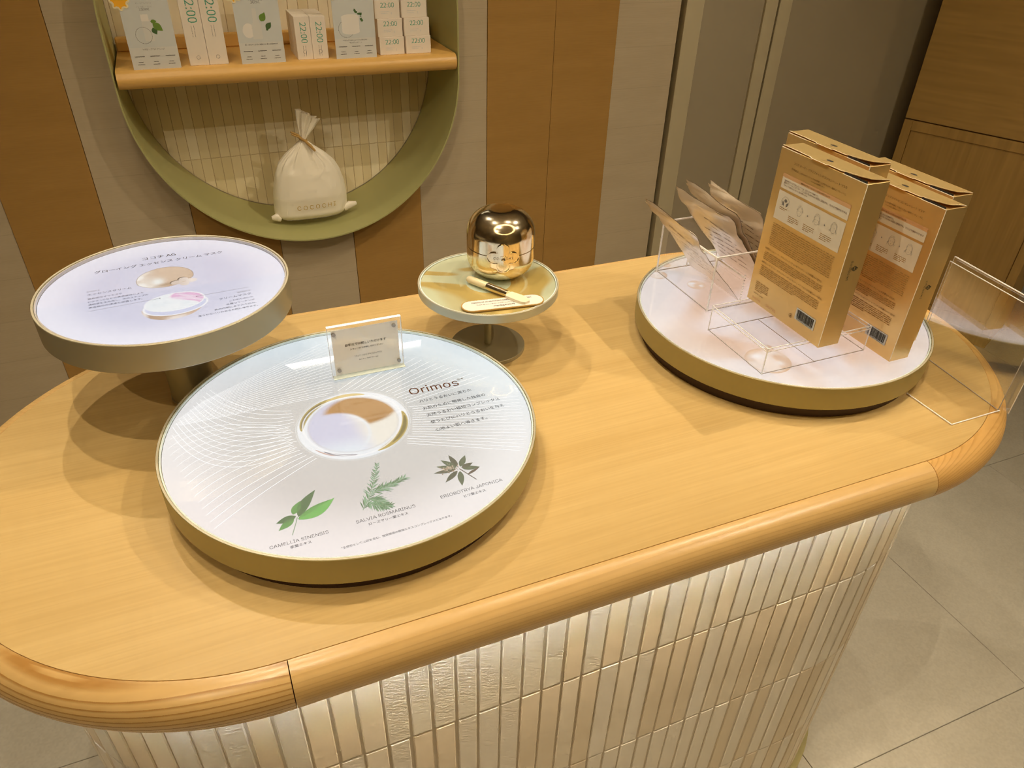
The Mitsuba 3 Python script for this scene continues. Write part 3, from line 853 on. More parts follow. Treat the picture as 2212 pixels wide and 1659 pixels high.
# E: small pedestal tray
EX, EY = 0.3153, 0.8219
tray('pedestal_tray', EX, EY, .0893, .1017, .093, 'm_champagne_pale', None, film='m_print_E', wall=.0020, recess=.0022)
add('pedestal_tray__pole', lathe([(0, .006), (.0048, .006), (.0048, .089), (0, .089)], EX, EY, ZC, 32), 'm_champagne_grey', smooth=30)
add('pedestal_tray__foot', lathe([(0, 0), (.0508, 0), (.0512, .0006), (.0512, .0055), (.0508, .006), (0, .006)], EX, EY, ZC, 96), 'm_champagne_grey', smooth=30)
lab('pedestal_tray', 'small round pedestal tray with marbled gold top on a thin pole', 'display stand')
ZE = ZC + .1012

# chrome gold jar
JX, JY, JR, JH, JS = .3398, .8414, .0448, .0901, .0425
RT, RBt = JR * .7, JR * .62
t = np.linspace(0, np.pi / 2, 26)
body = [(0, 0)] + [(JR - RBt + RBt * math.sin(a), RBt - RBt * math.cos(a)) for a in t] + [(JR, JS - .0004), (JR - .0006, JS), (0, JS)]
lid = [(0, JS + .0002), (JR - .0008, JS + .0002), (JR, JS + .0008)] + [(JR - RT + RT * math.cos(a), JH - RT + RT * math.sin(a)) for a in t] + [(0, JH)]
add('cosmetic_jar__body', lathe(body, JX, JY, ZE, 160), 'm_gold', smooth=25)
add('cosmetic_jar__lid', lathe(lid, JX, JY, ZE, 160), 'm_gold', smooth=25)
clover = unary_union([ellipse(0, .0105, .0088, .0088), ellipse(0, -.0105, .0088, .0088), ellipse(.0115, 0, .0092, .0078), ellipse(-.0115, 0, .0092, .0078)])


def wrap(m, az, zc, r0):
    v = np.array(m.vertices)
    a = math.radians(az) + v[:, 0] / JR
    r = r0 + v[:, 2]
    return trimesh.Trimesh(np.c_[JX + r * np.cos(a), JY + r * np.sin(a), zc + v[:, 1]], m.faces, process=False)


def dense(poly, h):
    m = extrude(poly, h)
    v, f = trimesh.remesh.subdivide_to_size(m.vertices, m.faces, .0035)
    return trimesh.Trimesh(v, f)


AZ = 252.5
add('cosmetic_jar__clasp', wrap(dense(clover, .0016), AZ, ZE + .0415, JR + .0002), 'm_gold', smooth=25)
rim_poly = clover.difference(clover.buffer(-.0011))
add('cosmetic_jar__clasp__border', wrap(dense(rim_poly, .0026), AZ, ZE + .0415, JR + .0002), 'm_gold', smooth=40)
g = text_poly('COCOCHI', length=.024, kind='latin', space=.18, align='center')
vf = flat(g)
add('cosmetic_jar__lettering', wrap(trimesh.Trimesh(np.c_[vf[0][:, 0], vf[0][:, 1] - .0012, np.full(len(vf[0]), .0020)], vf[1], process=False), AZ, ZE + .0415, JR + .0002), 'm_ink_soft')
lab('cosmetic_jar', 'mirror polished gold domed jar with clover clasp on the pedestal tray', 'jar')

# brush in front of it
b0, b1 = np.array([.2880, .8290, ZE + .0052]), np.array([.3395, .7455, ZE + .0040])


def along(t_):
    return b0 + (b1 - b0) * np.asarray(t_)[:, None]


tt = np.array([0, .006, .02, .05, .12, .25, .345])
add('cosmetic_brush__handle', tube(along(tt), [.0008, .0026, .0038, .0047, .0049, .0050, .0050], 24), 'm_cream', smooth=40)
tt = np.array([.345, .35, .45, .60, .68])
add('cosmetic_brush__ferrule', tube(along(tt), [.0049, .0051, .0050, .0046, .0044], 24), 'm_gold', smooth=40)
dirv = (b1 - b0) / np.linalg.norm(b1 - b0)
side = np.array([dirv[1], -dirv[0], 0]); side /= np.linalg.norm(side)
L_ = np.linalg.norm(b1 - b0)
hp = Polygon([(.68, -.0040), (.70, -.0062), (.84, -.0070), (.97, -.0052), (1.0, -.0020), (.985, .0052), (.955, .0066), (.84, .0070), (.70, .0062), (.68, .0040)]).buffer(0)
hp = affinity.scale(hp, L_, 1, origin=(0, 0)).buffer(.0008)
m = extrude(hp, .0034); v = np.array(m.vertices)
q = b0 + v[:, :1] * dirv + v[:, 1:2] * side
q[:, 2] = ZE + .0016 + v[:, 2] + (0.5 - (v[:, 0] / L_ - .68)) * .0012
add('cosmetic_brush__head', trimesh.Trimesh(q, m.faces, process=False), 'm_tip', smooth=30)
lab('cosmetic_brush', 'cream handled mask brush with gold ferrule lying before the jar', 'brush')

# oval name plate
ang = -6.7
cxy = ((.2588 + .3621) / 2, (.7634 + .7512) / 2 + .0005)
cap_ = rot(LineString([(-.0395, 0), (.0395, 0)]).buffer(.0138, quad_segs=24), ang, *cxy)
add('name_plate__backing', ext_z(cap_, ZE, ZE + .0016), 'm_ribbon')
add('name_plate__face', ext_z(cap_.buffer(-.0014), ZE + .0016, ZE + .0018), 'm_white')
for s, w, dy in (('COCOCHI AG GLOWING ESSENCE CREAM MASK', .078, .0052), ('ココチ エージー グローイング エッセンス クリーム マスク', .068, -.0010), ('20g+60g 6,600円', .027, -.0072)):
    g = rot(affinity.translate(text_poly(s, length=w, kind='latin' if s[0] == 'C' else 'cjk', align='center', bold=1), 0, dy), ang, *cxy)
    add('name_plate__lettering', place(flat(g), (0, 0, ZE + .0020), (1, 0, 0), (0, 1, 0)), 'm_ink_brown')
lab('name_plate', 'flat oval name plate with brown outline on the pedestal tray', 'name plate')

# G: the right disc
GX, GY = 0.7117, 0.7037
zG = tray('display_disc_001', GX, GY, .017, .049, .2000, 'm_champagne', area_tex(panel_G, 0.85, 2.0))
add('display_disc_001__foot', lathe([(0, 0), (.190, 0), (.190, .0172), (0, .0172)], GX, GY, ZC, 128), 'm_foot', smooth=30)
lab('display_disc_001', 'round light table glowing peach pink under the gold boxes', 'display stand')
ZG = ZC + .0484

# ------------------------------------------------------------------ acrylic goods on the right disc
def pane(key, o, u, v, w, h, m='m_pane'):
    add(key, place(flat(rect(0, 0, w, h)), o, u, v), m)


def bars(key, segs, t=.0011, m='m_edge'):
    ms = []
    for a, b in segs:
        a, b = np.array(a, float), np.array(b, float)
        lo, hi = np.minimum(a, b) - t / 2, np.maximum(a, b) + t / 2
        ms.append(bx(lo[0], hi[0], lo[1], hi[1], lo[2], hi[2]))
    return add(key, cat(ms), m)


# riser box under the left gold boxes
RX0, RX1, RY0, RY1, RZ0, RZ1 = .580, .742, .574, .687, ZG, ZC + .085
pane('acrylic_riser__side', (RX0, RY0, RZ0), (1, 0, 0), (0, 0, 1), RX1 - RX0, RZ1 - RZ0)
pane('acrylic_riser__side', (RX0, RY1, RZ0), (1, 0, 0), (0, 0, 1), RX1 - RX0, RZ1 - RZ0)
pane('acrylic_riser__side', (RX0, RY0, RZ0), (0, 1, 0), (0, 0, 1), RY1 - RY0, RZ1 - RZ0)
pane('acrylic_riser__side', (RX1, RY0, RZ0), (0, 1, 0), (0, 0, 1), RY1 - RY0, RZ1 - RZ0)
pane('acrylic_riser__lid', (RX0, RY0, RZ1), (1, 0, 0), (0, 1, 0), RX1 - RX0, RY1 - RY0)
V8 = [(x, y, z) for x in (RX0, RX1) for y in (RY0, RY1) for z in (RZ0, RZ1)]
for x, y in ((RX0, RY0), (RX1, RY0), (RX0, RY1), (RX1, RY1)):
    bars('acrylic_riser__upright_edge', [((x, y, RZ0), (x, y, RZ1))])
for zz, mm, nm in ((RZ0 + .0006, 'm_edge_grey', 'bottom_edge'), (RZ1, 'm_edge', 'lid_edge'), (RZ1 - .0045, 'm_edge', 'lid_edge')):
    bars(f'acrylic_riser__{nm}', [((RX0, RY0, zz), (RX1, RY0, zz)), ((RX0, RY1, zz), (RX1, RY1, zz)), ((RX0, RY0, zz), (RX0, RY1, zz)), ((RX1, RY0, zz), (RX1, RY1, zz))], .0009, mm)
bars('acrylic_riser__inner_edge', [(((RX0 + RX1) / 2, RY0, RZ0 + .001), ((RX0 + RX1) / 2, RY1, RZ0 + .001))], .0006, 'm_edge_grey')
lab('acrylic_riser', 'low clear acrylic box under the left pair of gold cartons', 'acrylic box')

# pouch holder behind it
HX0, HX1, HY0, HY1, HZ0, HZ1 = .608, .735, .731, .864, ZG, ZC + .1295
pane('pouch_holder__side', (HX0, HY0, HZ0), (1, 0, 0), (0, 0, 1), HX1 - HX0, HZ1 - HZ0)
pane('pouch_holder__side', (HX0, HY1, HZ0), (1, 0, 0), (0, 0, 1), HX1 - HX0, HZ1 - HZ0)
pane('pouch_holder__side', (HX0, HY0, HZ0), (0, 1, 0), (0, 0, 1), HY1 - HY0, HZ1 - HZ0)
pane('pouch_holder__divider', (.662, HY0, HZ0), (0, 1, 0), (0, 0, 1), HY1 - HY0, .043)
pane('pouch_holder__divider', (.715, HY0, HZ0), (0, 1, 0), (0, 0, 1), HY1 - HY0, .043)
for a, b in (((HX0, HY0, HZ0), (HX0, HY0, HZ1)), ((HX0, HY1, HZ0), (HX0, HY1, HZ1)), ((HX1, HY0, HZ0), (HX1, HY0, HZ1)), ((HX0, HY0, HZ1), (HX1, HY0, HZ1)), ((HX0, HY1, HZ1), (HX1, HY1, HZ1)), ((HX0, HY0, HZ1), (HX0, HY1, HZ1))):
    bars('pouch_holder__edge', [(a, b)], .0020)
bars('pouch_holder__bottom_edge', [((HX0, HY0, HZ0 + .001), (HX0, HY1, HZ0 + .001)), ((HX0, HY0, HZ0 + .001), (HX1, HY0, HZ0 + .001)), ((HX0, HY1, HZ0 + .001), (HX1, HY1, HZ0 + .001))], .0012, 'm_edge_grey')
for xx in (.662, .715):
    bars('pouch_holder__divider_edge', [((xx, HY1, HZ0), (xx, HY1, HZ0 + .043)), ((xx, HY0, HZ0 + .043), (xx, HY1, HZ0 + .043))], .0014)
random.seed(2)
dots = [(HX0, HY0, ZC + .052 + .0042 * k) for k in range(9)] + [(.664, HY0 + .002, ZC + .052 + .0042 * k) for k in range(11)] + [(.664 - .0045 * k, HY0, ZC + .0505) for k in range(9)]
add('pouch_holder__glue_bubbles', cat([trimesh.creation.icosphere(1, .0013).apply_translation(d) for d in dots]), 'm_edge', smooth=True)
labels['pouch_holder__glue_bubbles'] = {'kind': 'stuff', 'label': 'strings of tiny glue bubbles along the seams'}
lab('pouch_holder', 'open clear acrylic holder full of sachets on the peach light table', 'acrylic holder')

# sachets leaning in the holder
def pouch(k, xb, xt, zt, y0, y1, dy, seed):
    """bottom line x=xb on the holder floor, top line x=xt at height zt."""
    nu, nv_ = 26, 26
    u, v = np.meshgrid(np.linspace(0, 1, nu), np.linspace(0, 1, nv_), indexing='ij')
    zb = ZG + .002
    pts = np.c_[(xb + (xt - xb) * v).ravel(), (y0 + (y1 - y0) * u + dy * v).ravel(), (zb + (ZC + zt - zb) * v).ravel()]
    tdir = np.array([xt - xb, 0, ZC + zt - zb]); tdir /= np.linalg.norm(tdir)
    nrm = np.array([-tdir[2], 0, tdir[0]])
    uu, vv = u.ravel(), v.ravel()
    puff = .0022 * np.clip(np.minimum(np.minimum(uu, 1 - uu), np.minimum(vv, 1 - vv)) / .12, 0, 1) ** .6
    wr = .0042 * (meshkit.fbm(np.c_[uu * 3.0, vv * 4.0, uu * 0 + seed], 3, seed) - .5) + .005 * (uu - .5) * np.sin(vv * 3 + seed) + .002 * np.sin(vv * 26 + uu * 4) * (vv > .7)
    F = np.array([(i * nv_ + j, (i + 1) * nv_ + j, (i + 1) * nv_ + j + 1, i * nv_ + j + 1) for i in range(nu - 1) for j in range(nv_ - 1)])
    F = np.vstack([F[:, [0, 1, 2]], F[:, [0, 2, 3]]])
    A_ = pts + nrm * (wr + puff + .0003)[:, None]
    B_ = pts + nrm * (wr - puff - .0003)[:, None]
    n = len(pts)
    M_ = trimesh.Trimesh(np.vstack([A_, B_]), np.vstack([F, F[:, ::-1] + n]), process=False)
    key = 'mask_sachet' if k == 0 else f'mask_sachet_{k:03d}'
    add(key + '__pouch', M_, 'm_pouch', smooth=True)
    # printed lines on the face turned to the left
    segs = []
    rng = random.Random(seed)
    for r_ in range(7):
        vv0 = .30 + .08 * r_
        segs.append((vv0, rng.uniform(.12, .2), rng.uniform(.6, .88)))
    vs, fs = [], []
    for (v0, a, b) in segs:
        i0, i1 = int(a * (nu - 1)), int(b * (nu - 1))
        j = int(v0 * (nv_ - 1))
        for i in range(i0, i1):
            if (i * 7 + j) % 5 == 0:
                continue
            c = [A_[i * nv_ + j], A_[(i + 1) * nv_ + j]]
            hgt = tdir * .0009
            q0 = len(vs)
            off = nrm * .0004
            vs += [c[0] + off, c[1] + off, c[1] + hgt + off, c[0] + hgt + off]
            fs += [(q0, q0 + 1, q0 + 2), (q0, q0 + 2, q0 + 3)]
    add(key + '__print', trimesh.Trimesh(np.array(vs), np.array(fs), process=False), 'm_ink_bronze')
    add(key + '__seal', place(flat(rect(0, 0, abs(y1 - y0) - .002, .006)), (pts[-1] if 0 else (xt - (xt - xb) * .05, min(y0, y1) + .001 + dy * .95, ZC + zt - (ZC + zt - zb) * .05) + nrm * .0012), (0, 1, 0), tdir), 'm_pouch')
    return key


POS = ['first sachet from the left in the acrylic holder, low and lit white', 'second sachet from the left in the acrylic holder, crumpled top edge', 'third sachet from the left in the acrylic holder, standing taller', 'rearmost sachet in the acrylic holder, half hidden by the gold carton']
for k, a in enumerate([(.668, .566, .170, .737, .860, 0.0, 3), (.724, .6165, .183, .737, .860, 0.0, 5), (.730, .631, .190, .738, .861, 0.0, 9), (.735, .672, .1835, .738, .861, 0.0, 14)]):
    key = pouch(k, *a)
    lab(key, POS[k], 'sachet', 'mask sachets in the acrylic holder')

# ------------------------------------------------------------------ gold mask cartons
BW, BH, BD = .138, .2025, .0312
_U, _V = np.array([0, -1.0, 0]), np.array([0, 0, 1.0])


def facepoly(o, poly, off):
    return place(flat(poly), o, (0, -1, 0), (0, 0, 1), off)


_txtcache = {}


def T_(s, **kw):
    k = (s, tuple(sorted(kw.items())))
    if k not in _txtcache:
        _txtcache[k] = text_poly(s, **kw)
    return _txtcache[k]


rngb = random.Random(21)


def micro(u0, u1, v, gap=.0021, rows=4, h=.00075):
    out = []
    for r_ in range(rows):
        u, end = u0, u0 + (u1 - u0) * (1 if r_ < rows - 1 else .6)
        while u < end:
            w = rngb.uniform(.002, .008)
            out.append(rect(u, v - r_ * gap, min(u + w, end), v - r_ * gap + h))
            u += w + rngb.uniform(.0006, .0014)
    return out


ink1 = [affinity.translate(T_('ココチ エージー クラリファイング コンセントレート マスク', length=.0860), .0270, .1886),
        affinity.translate(T_('Orimos', height=.0026, kind='latin'), .0251, .1814),
        affinity.translate(T_('はCosmeとコスメが研究開発した天然うるおい植物コンプレックス。', length=.0730), .0412, .1816),
        affinity.translate(T_('※Orimosの3種植物エキス', length=.0235), .0579, .1785)]
ink2 = [affinity.translate(T_('集中ケアクリーム+シートマスクのダブルケア', length=.0475, bold=1), .0459, .1710),
        affinity.translate(T_('販売名:ココチ エージー クラリファイング エッセンス クリーム (内容量1g×5回分)', length=.1015), .0132, .0768),
        affinity.translate(T_('販売名:ココチ エージー クラリファイング コンセントレート マスク (内容量25mL×5回分)', length=.1105), .0127, .0575),
        affinity.translate(T_('MADE IN JAPAN', length=.0185, kind='latin'), .0112, .0125)]
ink3 = [affinity.translate(T_(s, length=L, bold=0), .0185, y) for s, L, y in (('美容液をたっぷり含んだシートは、肌にのせて密着ケア。', .058, .1662), ('集中クリームでマッサージしながら Orimos を肌に浸透させ、マスクで集中ケアする', .104, .1633), ('ステップを重ねることで、肌が整います。', .042, .1604))]
mic = micro(.0166, .1236, .1120, rows=12, gap=.00255) + micro(.0132, .118, .0725, rows=5, gap=.0024) + micro(.0130, .120, .0532, rows=6, gap=.0024) + micro(.0112, .036, .0292, rows=6, gap=.0024)
mic += micro(.0385, .0570, .1290, rows=4) + micro(.0650, .083, .1292, rows=4) + micro(.0935, .1115, .1296, rows=4) + micro(.0205, .0365, .1345, rows=2)
head = []


def ringp(cx, cy, a, b, w):
    return ellipse(cx, cy, a, b).difference(ellipse(cx, cy, a - w, b - w))


for cx, cy in ((.0546, .1405), (.0836, .1415), (.1106, .1420)):
    head += [ringp(cx, cy, .0042, .0056, .00022), ringp(cx, cy + .0016, .0048, .0056, .0002).intersection(rect(cx - .01, cy, cx + .01, cy + .01)),
             rect(cx - .0022, cy + .0002, cx - .0008, cy + .0005), rect(cx + .0008, cy + .0002, cx + .0022, cy + .0005), rect(cx - .0006, cy - .0030, cx + .0006, cy - .0027)]
for cx in (.0836, .1106):
    for sg in (-1, 1):
        head += [strip([(cx + sg * .0060, .1385), (cx + sg * .0042, .1402), (cx + sg * .0030, .1418)], .0003), strip([(cx + sg * .0055, .1370), (cx + sg * .0038, .1390)], .0003)]
for cx in (.0686, .0968):
    head.append(Polygon([(cx - .0008, .1395), (cx + .0010, .1406), (cx - .0008, .1417)]))
head += [ringp(.0285, .1415, .0070, .0075, .0002), ellipse(.0285, .1445, .0022, .0018), Polygon([(.0232, .1435), (.0262, .1415), (.0266, .1375), (.0242, .1385)]), Polygon([(.0338, .1435), (.0308, .1415), (.0304, .1375), (.0328, .1385)])]
kami = [ringp(.083, .016, .0028, .0028, .0004), rect(.0815, .0157, .0845, .0163), rect(.0827, .0145, .0833, .0175), rect(.0818, .0147, .0842, .0151)]
rb = random.Random(4)
barsp, u = [], .0925
while u < .1215:
    w = rb.choice([.00033, .00033, .00066, .00099])
    barsp.append(rect(u, .0185, u + w, .0298))
    u += w + rb.choice([.00033, .00066, .00033])
digits = T_('4589562960231', length=.027, kind='latin')
sideink = None


def carton(k, x, y, z, label, faded=False):
    """printed face in the plane x, from y (left edge) to y-BW, bottom z."""
    name = 'mask_carton' if k == 0 else f'mask_carton_{k:03d}'
    add(name + '__body', bx(x, x + BD, y - BW, y, z, z + BH - .0004, .0005), 'm_goldbox')
    o = np.array([x, y, z])
    # lid flap with a notch, slightly raised at its right end
    fl = Polygon([(.0012, .0), (.034, .0), (.0355, -.0006), (.050, -.0006), (.0530, -.0032), (.0790, -.0032), (.0800, -.0010), (.0990, -.0010), (.1035, .0022), (.1370, .0040), (.1375, BD - .001), (.0012, BD - .001)])
    hang = ellipse(.0655, .0135, .0050, .0028).intersection(rect(0, .0112, .2, .05))
    m = extrude(fl.difference(hang), .0005)
    v, f = trimesh.remesh.subdivide_to_size(m.vertices, m.faces, .012)
    lift = .0002 + .0042 * np.clip((v[:, 0] - .095) / .043, 0, 1) ** 2 * np.clip(1 - v[:, 1] / (BD * 1.0), 0, 1) + .0009 * np.clip(1 - v[:, 1] / .006, 0, 1)
    add(name + '__flap', trimesh.Trimesh(np.c_[x + v[:, 1] + .0002, y - v[:, 0], z + BH + v[:, 2] + lift], f[:, ::-1], process=False), 'm_goldbox')
    add(name + '__flap__hang_hole', trimesh.Trimesh(*(lambda q: (np.c_[x + q[0][:, 1], y - q[0][:, 0], np.full(len(q[0]), z + BH + .0003)], q[1]))(flat(hang)), process=False), 'm_slot')
    bd_ = fl.exterior.coords[:11]
    edge = strip([(a, b) for a, b in bd_], .0007)
    q = flat(edge)
    lz = .0002 + .0042 * np.clip((q[0][:, 0] - .095) / .043, 0, 1) ** 2 * np.clip(1 - q[0][:, 1] / BD, 0, 1) + .0009 * np.clip(1 - q[0][:, 1] / .006, 0, 1)
    add(name + '__flap__edge', trimesh.Trimesh(np.c_[x + q[0][:, 1] + .0002, y - q[0][:, 0], z + BH + .0007 + lz], q[1], process=False), 'm_cartonedge')
    for m in [bx(x - .0003, x + .0003, y - BW - .0002, y - BW + .0004, z + .002, z + BH - .001), bx(x - .0003, x + .0005, y - .0345, y - .001, z + BH - .0011, z + BH - .0005), bx(x - .0003, x + .0005, y - BW, y - .102, z + BH - .0011, z + BH - .0004)]:
        add(name + '__fold_line', m, 'm_cartonedge')
    add(name + '__slot', facepoly((x + .0006, y, z + BH), rect(.1035, -.0002, .137, .0022), .0009), 'm_slot')
    strip_ = rect(.0138, .1700, .1252, .1746)
    add(name + '__label_panel', facepoly(o, rect(.0140, .1570, .1254, .1700), .0004), 'm_labelwhite')
    add(name + '__label_panel', facepoly(o, rect(.0137, .1185, .1254, .1540), .0004), 'm_labelwhite')
    add(name + '__label_strip', facepoly(o, strip_, .0004), 'm_strip')
    for g in ink1:
        add(name + '__lettering', facepoly(o, g, .0006), 'm_ink_bronze')
    for g in ink2:
        add(name + '__lettering', facepoly(o, g, .0007), 'm_ink_bronze')
    for g in ink3:
        add(name + '__lettering', facepoly(o, g, .0008), 'm_ink_brown')
    add(name + '__small_print', facepoly(o, unary_union(mic), .0007), 'm_ink_fine')
    add(name + '__face_drawings', facepoly(o, unary_union(head), .0009), 'm_ink_soft')
    add(name + '__recycling_mark', facepoly(o, unary_union(kami), .0006), 'm_ink_bronze')
    add(name + '__lot_code', facepoly(o, unary_union([affinity.translate(T_('DH27VB', length=.016, kind='latin'), .0107, .0048), affinity.translate(T_('DH27VB', length=.0185, kind='latin'), .0380, .0052)]), .0006), 'm_strip')
    add(name + '__barcode_label', facepoly(o, rect(.0900, .0158, .1237, .0312), .0005), 'm_cardblue')
    add(name + '__barcode', facepoly(o, unary_union(barsp + [affinity.translate(digits, .0935, .0163)]), .0008), 'm_ink')
    # logo on the narrow right side
    g = affinity.rotate(T_('COCOCHI', length=.0240, kind='latin', space=.22, align='center'), -90, origin=(0, 0))
    sy = y - BW
    cl = unary_union([ringp(.0185, .1025, .0022, .0032, .0006), ringp(.0210, .1025, .0017, .0017, .0006), ringp(.0160, .1025, .0017, .0017, .0006)])
    g = unary_union([affinity.translate(g, .0105, .1005), cl])
    add(name + '__side_logo', place(flat(g), (x, sy, z), (1, 0, 0), (0, 0, 1), .0004), 'm_ink')
    lab(name, label, 'carton', 'gold mask cartons on the right light table')


carton(0, .6375, .692, ZC + .0857, 'gold mask carton standing on the acrylic box, front left, barcode in full view')
carton(1, .6830, .736, ZC + .0857, 'gold mask carton hidden behind the front left carton, only its top showing')
carton(2, .7520, .678, ZG + .0003, 'coppery gold mask carton front right, standing lower on the glowing disc')
carton(3, .7950, .706, ZG + .0003, 'gold mask carton at the far right rear, only its top showing')

# ------------------------------------------------------------------ empty acrylic sign at the right end
S0, S1 = np.array([.870, .456]), np.array([.8855, .606])
sd = (S1 - S0) / np.linalg.norm(S1 - S0)
sn_ = np.array([sd[1], -sd[0]])


def st(a, off, z_):
    q = S0 + sd * a + sn_ * off
    return np.array([q[0], q[1], ZC + z_])


SL = float(np.linalg.norm(S1 - S0))
pane('acrylic_stand__front_sheet', st(0, 0, .001), (*sd, 0), (0, 0, 1), SL - .002, .138, 'm_pane_raised_ior')
pane('acrylic_stand__rear_sheet', st(-.010, .006, .001), (*sd, 0), (0, 0, 1), SL + .009, .1435, 'm_pane_raised_ior')
base_poly = Polygon([(.7875, .4545), (.870, .4545), (.8835, .585), (.83, .551), (.7875, .5245)])
add('acrylic_stand__base_sheet', place(flat(base_poly), (0, 0, ZC + .0012), (1, 0, 0), (0, 1, 0)), 'm_pane')
bars('acrylic_stand__base_edge', [((.7875, .4545, ZC + .0012), (.7875, .5245, ZC + .0012))], .0012, 'm_edge')
bars('acrylic_stand__base_edge', [((.7875, .4545, ZC + .0012), (.870, .4545, ZC + .0012))], .0012, 'm_edge')
for nm, a, b, w, mm in (('bottom_edge', st(0, 0, .001), st(SL - .002, 0, .001), .0006, 'm_edge_grey'), ('top_edge', st(0, 0, .139), st(SL - .002, 0, .139), .0006, 'm_edge'), ('top_edge', st(-.010, .006, .1445), st(SL - .001, .006, .1445), .0009, 'm_edge'),
                        ('side_edge', st(0, 0, .001), st(0, 0, .139), .0005, 'm_edge_grey'), ('side_edge', st(-.010, .006, .001), st(-.010, .006, .1445), .0005, 'm_edge'), ('side_edge', st(SL - .002, 0, .001), st(SL - .002, 0, .139), .0005, 'm_edge'), ('side_edge', st(SL - .001, .006, .001), st(SL - .001, .006, .1445), .0005, 'm_edge')):
    add('acrylic_stand__' + nm, tube(np.linspace(a, b, 3), w, 6), mm)
lab('acrylic_stand', 'empty clear acrylic sign stand at the right end of the counter', 'sign stand')

# ------------------------------------------------------------------ goods on the niche shelf
def goods_card(k, x0, x1, y, label, content):
    name = 'product_card' if k == 0 else f'product_card_{k:03d}'
    add(name + '__board', bx(x0, x1, y, y + .0016, SZ, SZ + .148), 'm_cardpaper')
    o, u, v = (x0, y, SZ), (1, 0, 0), (0, 0, 1)
    w = x1 - x0
    add(name + '__picture', place(flat(rect(0, .0455, w, .148)), o, u, v, .0004), 'm_cardblue')
    ink = [affinity.translate(T_(s, length=L, align='center'), w / 2, yy) for s, L, yy in content['text']]
    for col in range(3):
        cxx = w * (.18 + .32 * col)
        ink += [rect(cxx - .010, .0265, cxx + .010, .0280), rect(cxx - .005, .0150, cxx + .005, .0162), rect(cxx - .007, .0098, cxx + .007, .0110)]
    add(name + '__lettering', place(flat(unary_union(ink)), o, u, v, .0007), 'm_ink_soft')
    for nm, poly, mm, off in content['art']:
        add(f'{name}__{nm}', place(flat(poly), o, u, v, off), mm)
    st = affinity.translate(Point(0, 0).buffer(.0165), content['sticker'][0], content['sticker'][1])
    st = unary_union([ellipse(content['sticker'][0] + .0155 * math.cos(a), content['sticker'][1] + .0155 * math.sin(a), .005, .005) for a in np.arange(8) * math.pi / 4] + [st])
    add(name + '__sticker', ext_y(affinity.translate(st, x0, SZ), y - .0016, y - .0008), 'm_cream')
    add(name + '__sticker__fruit', ext_y(affinity.translate(st.buffer(-.0035), x0, SZ), y - .0020, y - .0016), 'm_orange')
    lab(name, label, 'card', 'product cards on the niche shelf')


def lf(a, b, w):
    return leaf(a, b, w)


goods_card(0, -.1073, -.0075, 1.953, 'leftmost card on the niche shelf, with a clear bottle and green leaves', {
    'text': [('うるおう ブライトニング', .046, .0400), ('スキンケア クレンジング', .032, .1330), ('トリートメント ジェル', .030, .1260), ('150mL', .022, .1195)],
    'art': [('bottle', unary_union([rect(.040, .060, .056, .100)]).buffer(.002), 'm_cardpaper', .0005), ('bottle_cap', rect(.0385, .0985, .0535, .1120), 'm_white', .0006), ('bubble', ringp(.037, .070, .017, .017, .0006), 'm_ink_soft', .0006),
            ('leaf', unary_union([lf((.060, .094), (.078, .078), .0075), lf((.056, .097), (.069, .098), .004)]), 'm_leaf', .0006), ('dark_leaf', lf((.058, .085), (.064, .071), .006), 'm_leaf_dark', .0006)], 'sticker': (.004, .1405)})
goods_card(1, .1259, .2262, 1.953, 'middle card on the niche shelf, with a dropper bottle and two leaves', {
    'text': [('肌・毛穴・くすみに着目した 導入美容液です', .074, .0400), ('フェイス セラム', .030, .1330), ('30mL', .022, .1270)],
    'art': [('bottle', unary_union([rect(.036, .054, .054, .085), rect(.040, .085, .050, .092), rect(.041, .092, .047, .116)]).buffer(.0015), 'm_cardpaper', .0005), ('bubble', ellipse(.026, .071, .013, .0155), 'm_white', .00045),
            ('leaf', lf((.056, .090), (.067, .108), .0075), 'm_leaf', .0006), ('dark_leaf', unary_union([lf((.066, .074), (.078, .087), .006), lf((.066, .075), (.070, .070), .003)]), 'm_leaf_dark', .0006)], 'sticker': (.004, .149)})
goods_card(2, .3475, .4474, 1.953, 'rightmost card on the niche shelf, with a white cream pot and herb sprig', {
    'text': [('うるおいを抱えこんで ハリのある肌へ', .060, .0400), ('毎日のジェル クリーム', .030, .0345), ('50g', .022, .1330)],
    'art': [('pot', unary_union([rect(.020, .060, .062, .093), ellipse(.041, .093, .021, .005), ellipse(.041, .060, .021, .006)]), 'm_white', .0005), ('bubble', ringp(.030, .066, .019, .019, .0006), 'm_ink_soft', .00045),
            ('herb', unary_union([lf((.052 + .0022 * i, .104 - .003 * max(0, i - 3)), (.052 + .0022 * i + .006 * math.cos(.9 + i), .104 - .003 * max(0, i - 3) + .006 * math.sin(1.3 * i)), .0026) for i in range(10)]), 'm_leaf_dark', .0006)], 'sticker': (.003, .1495)})


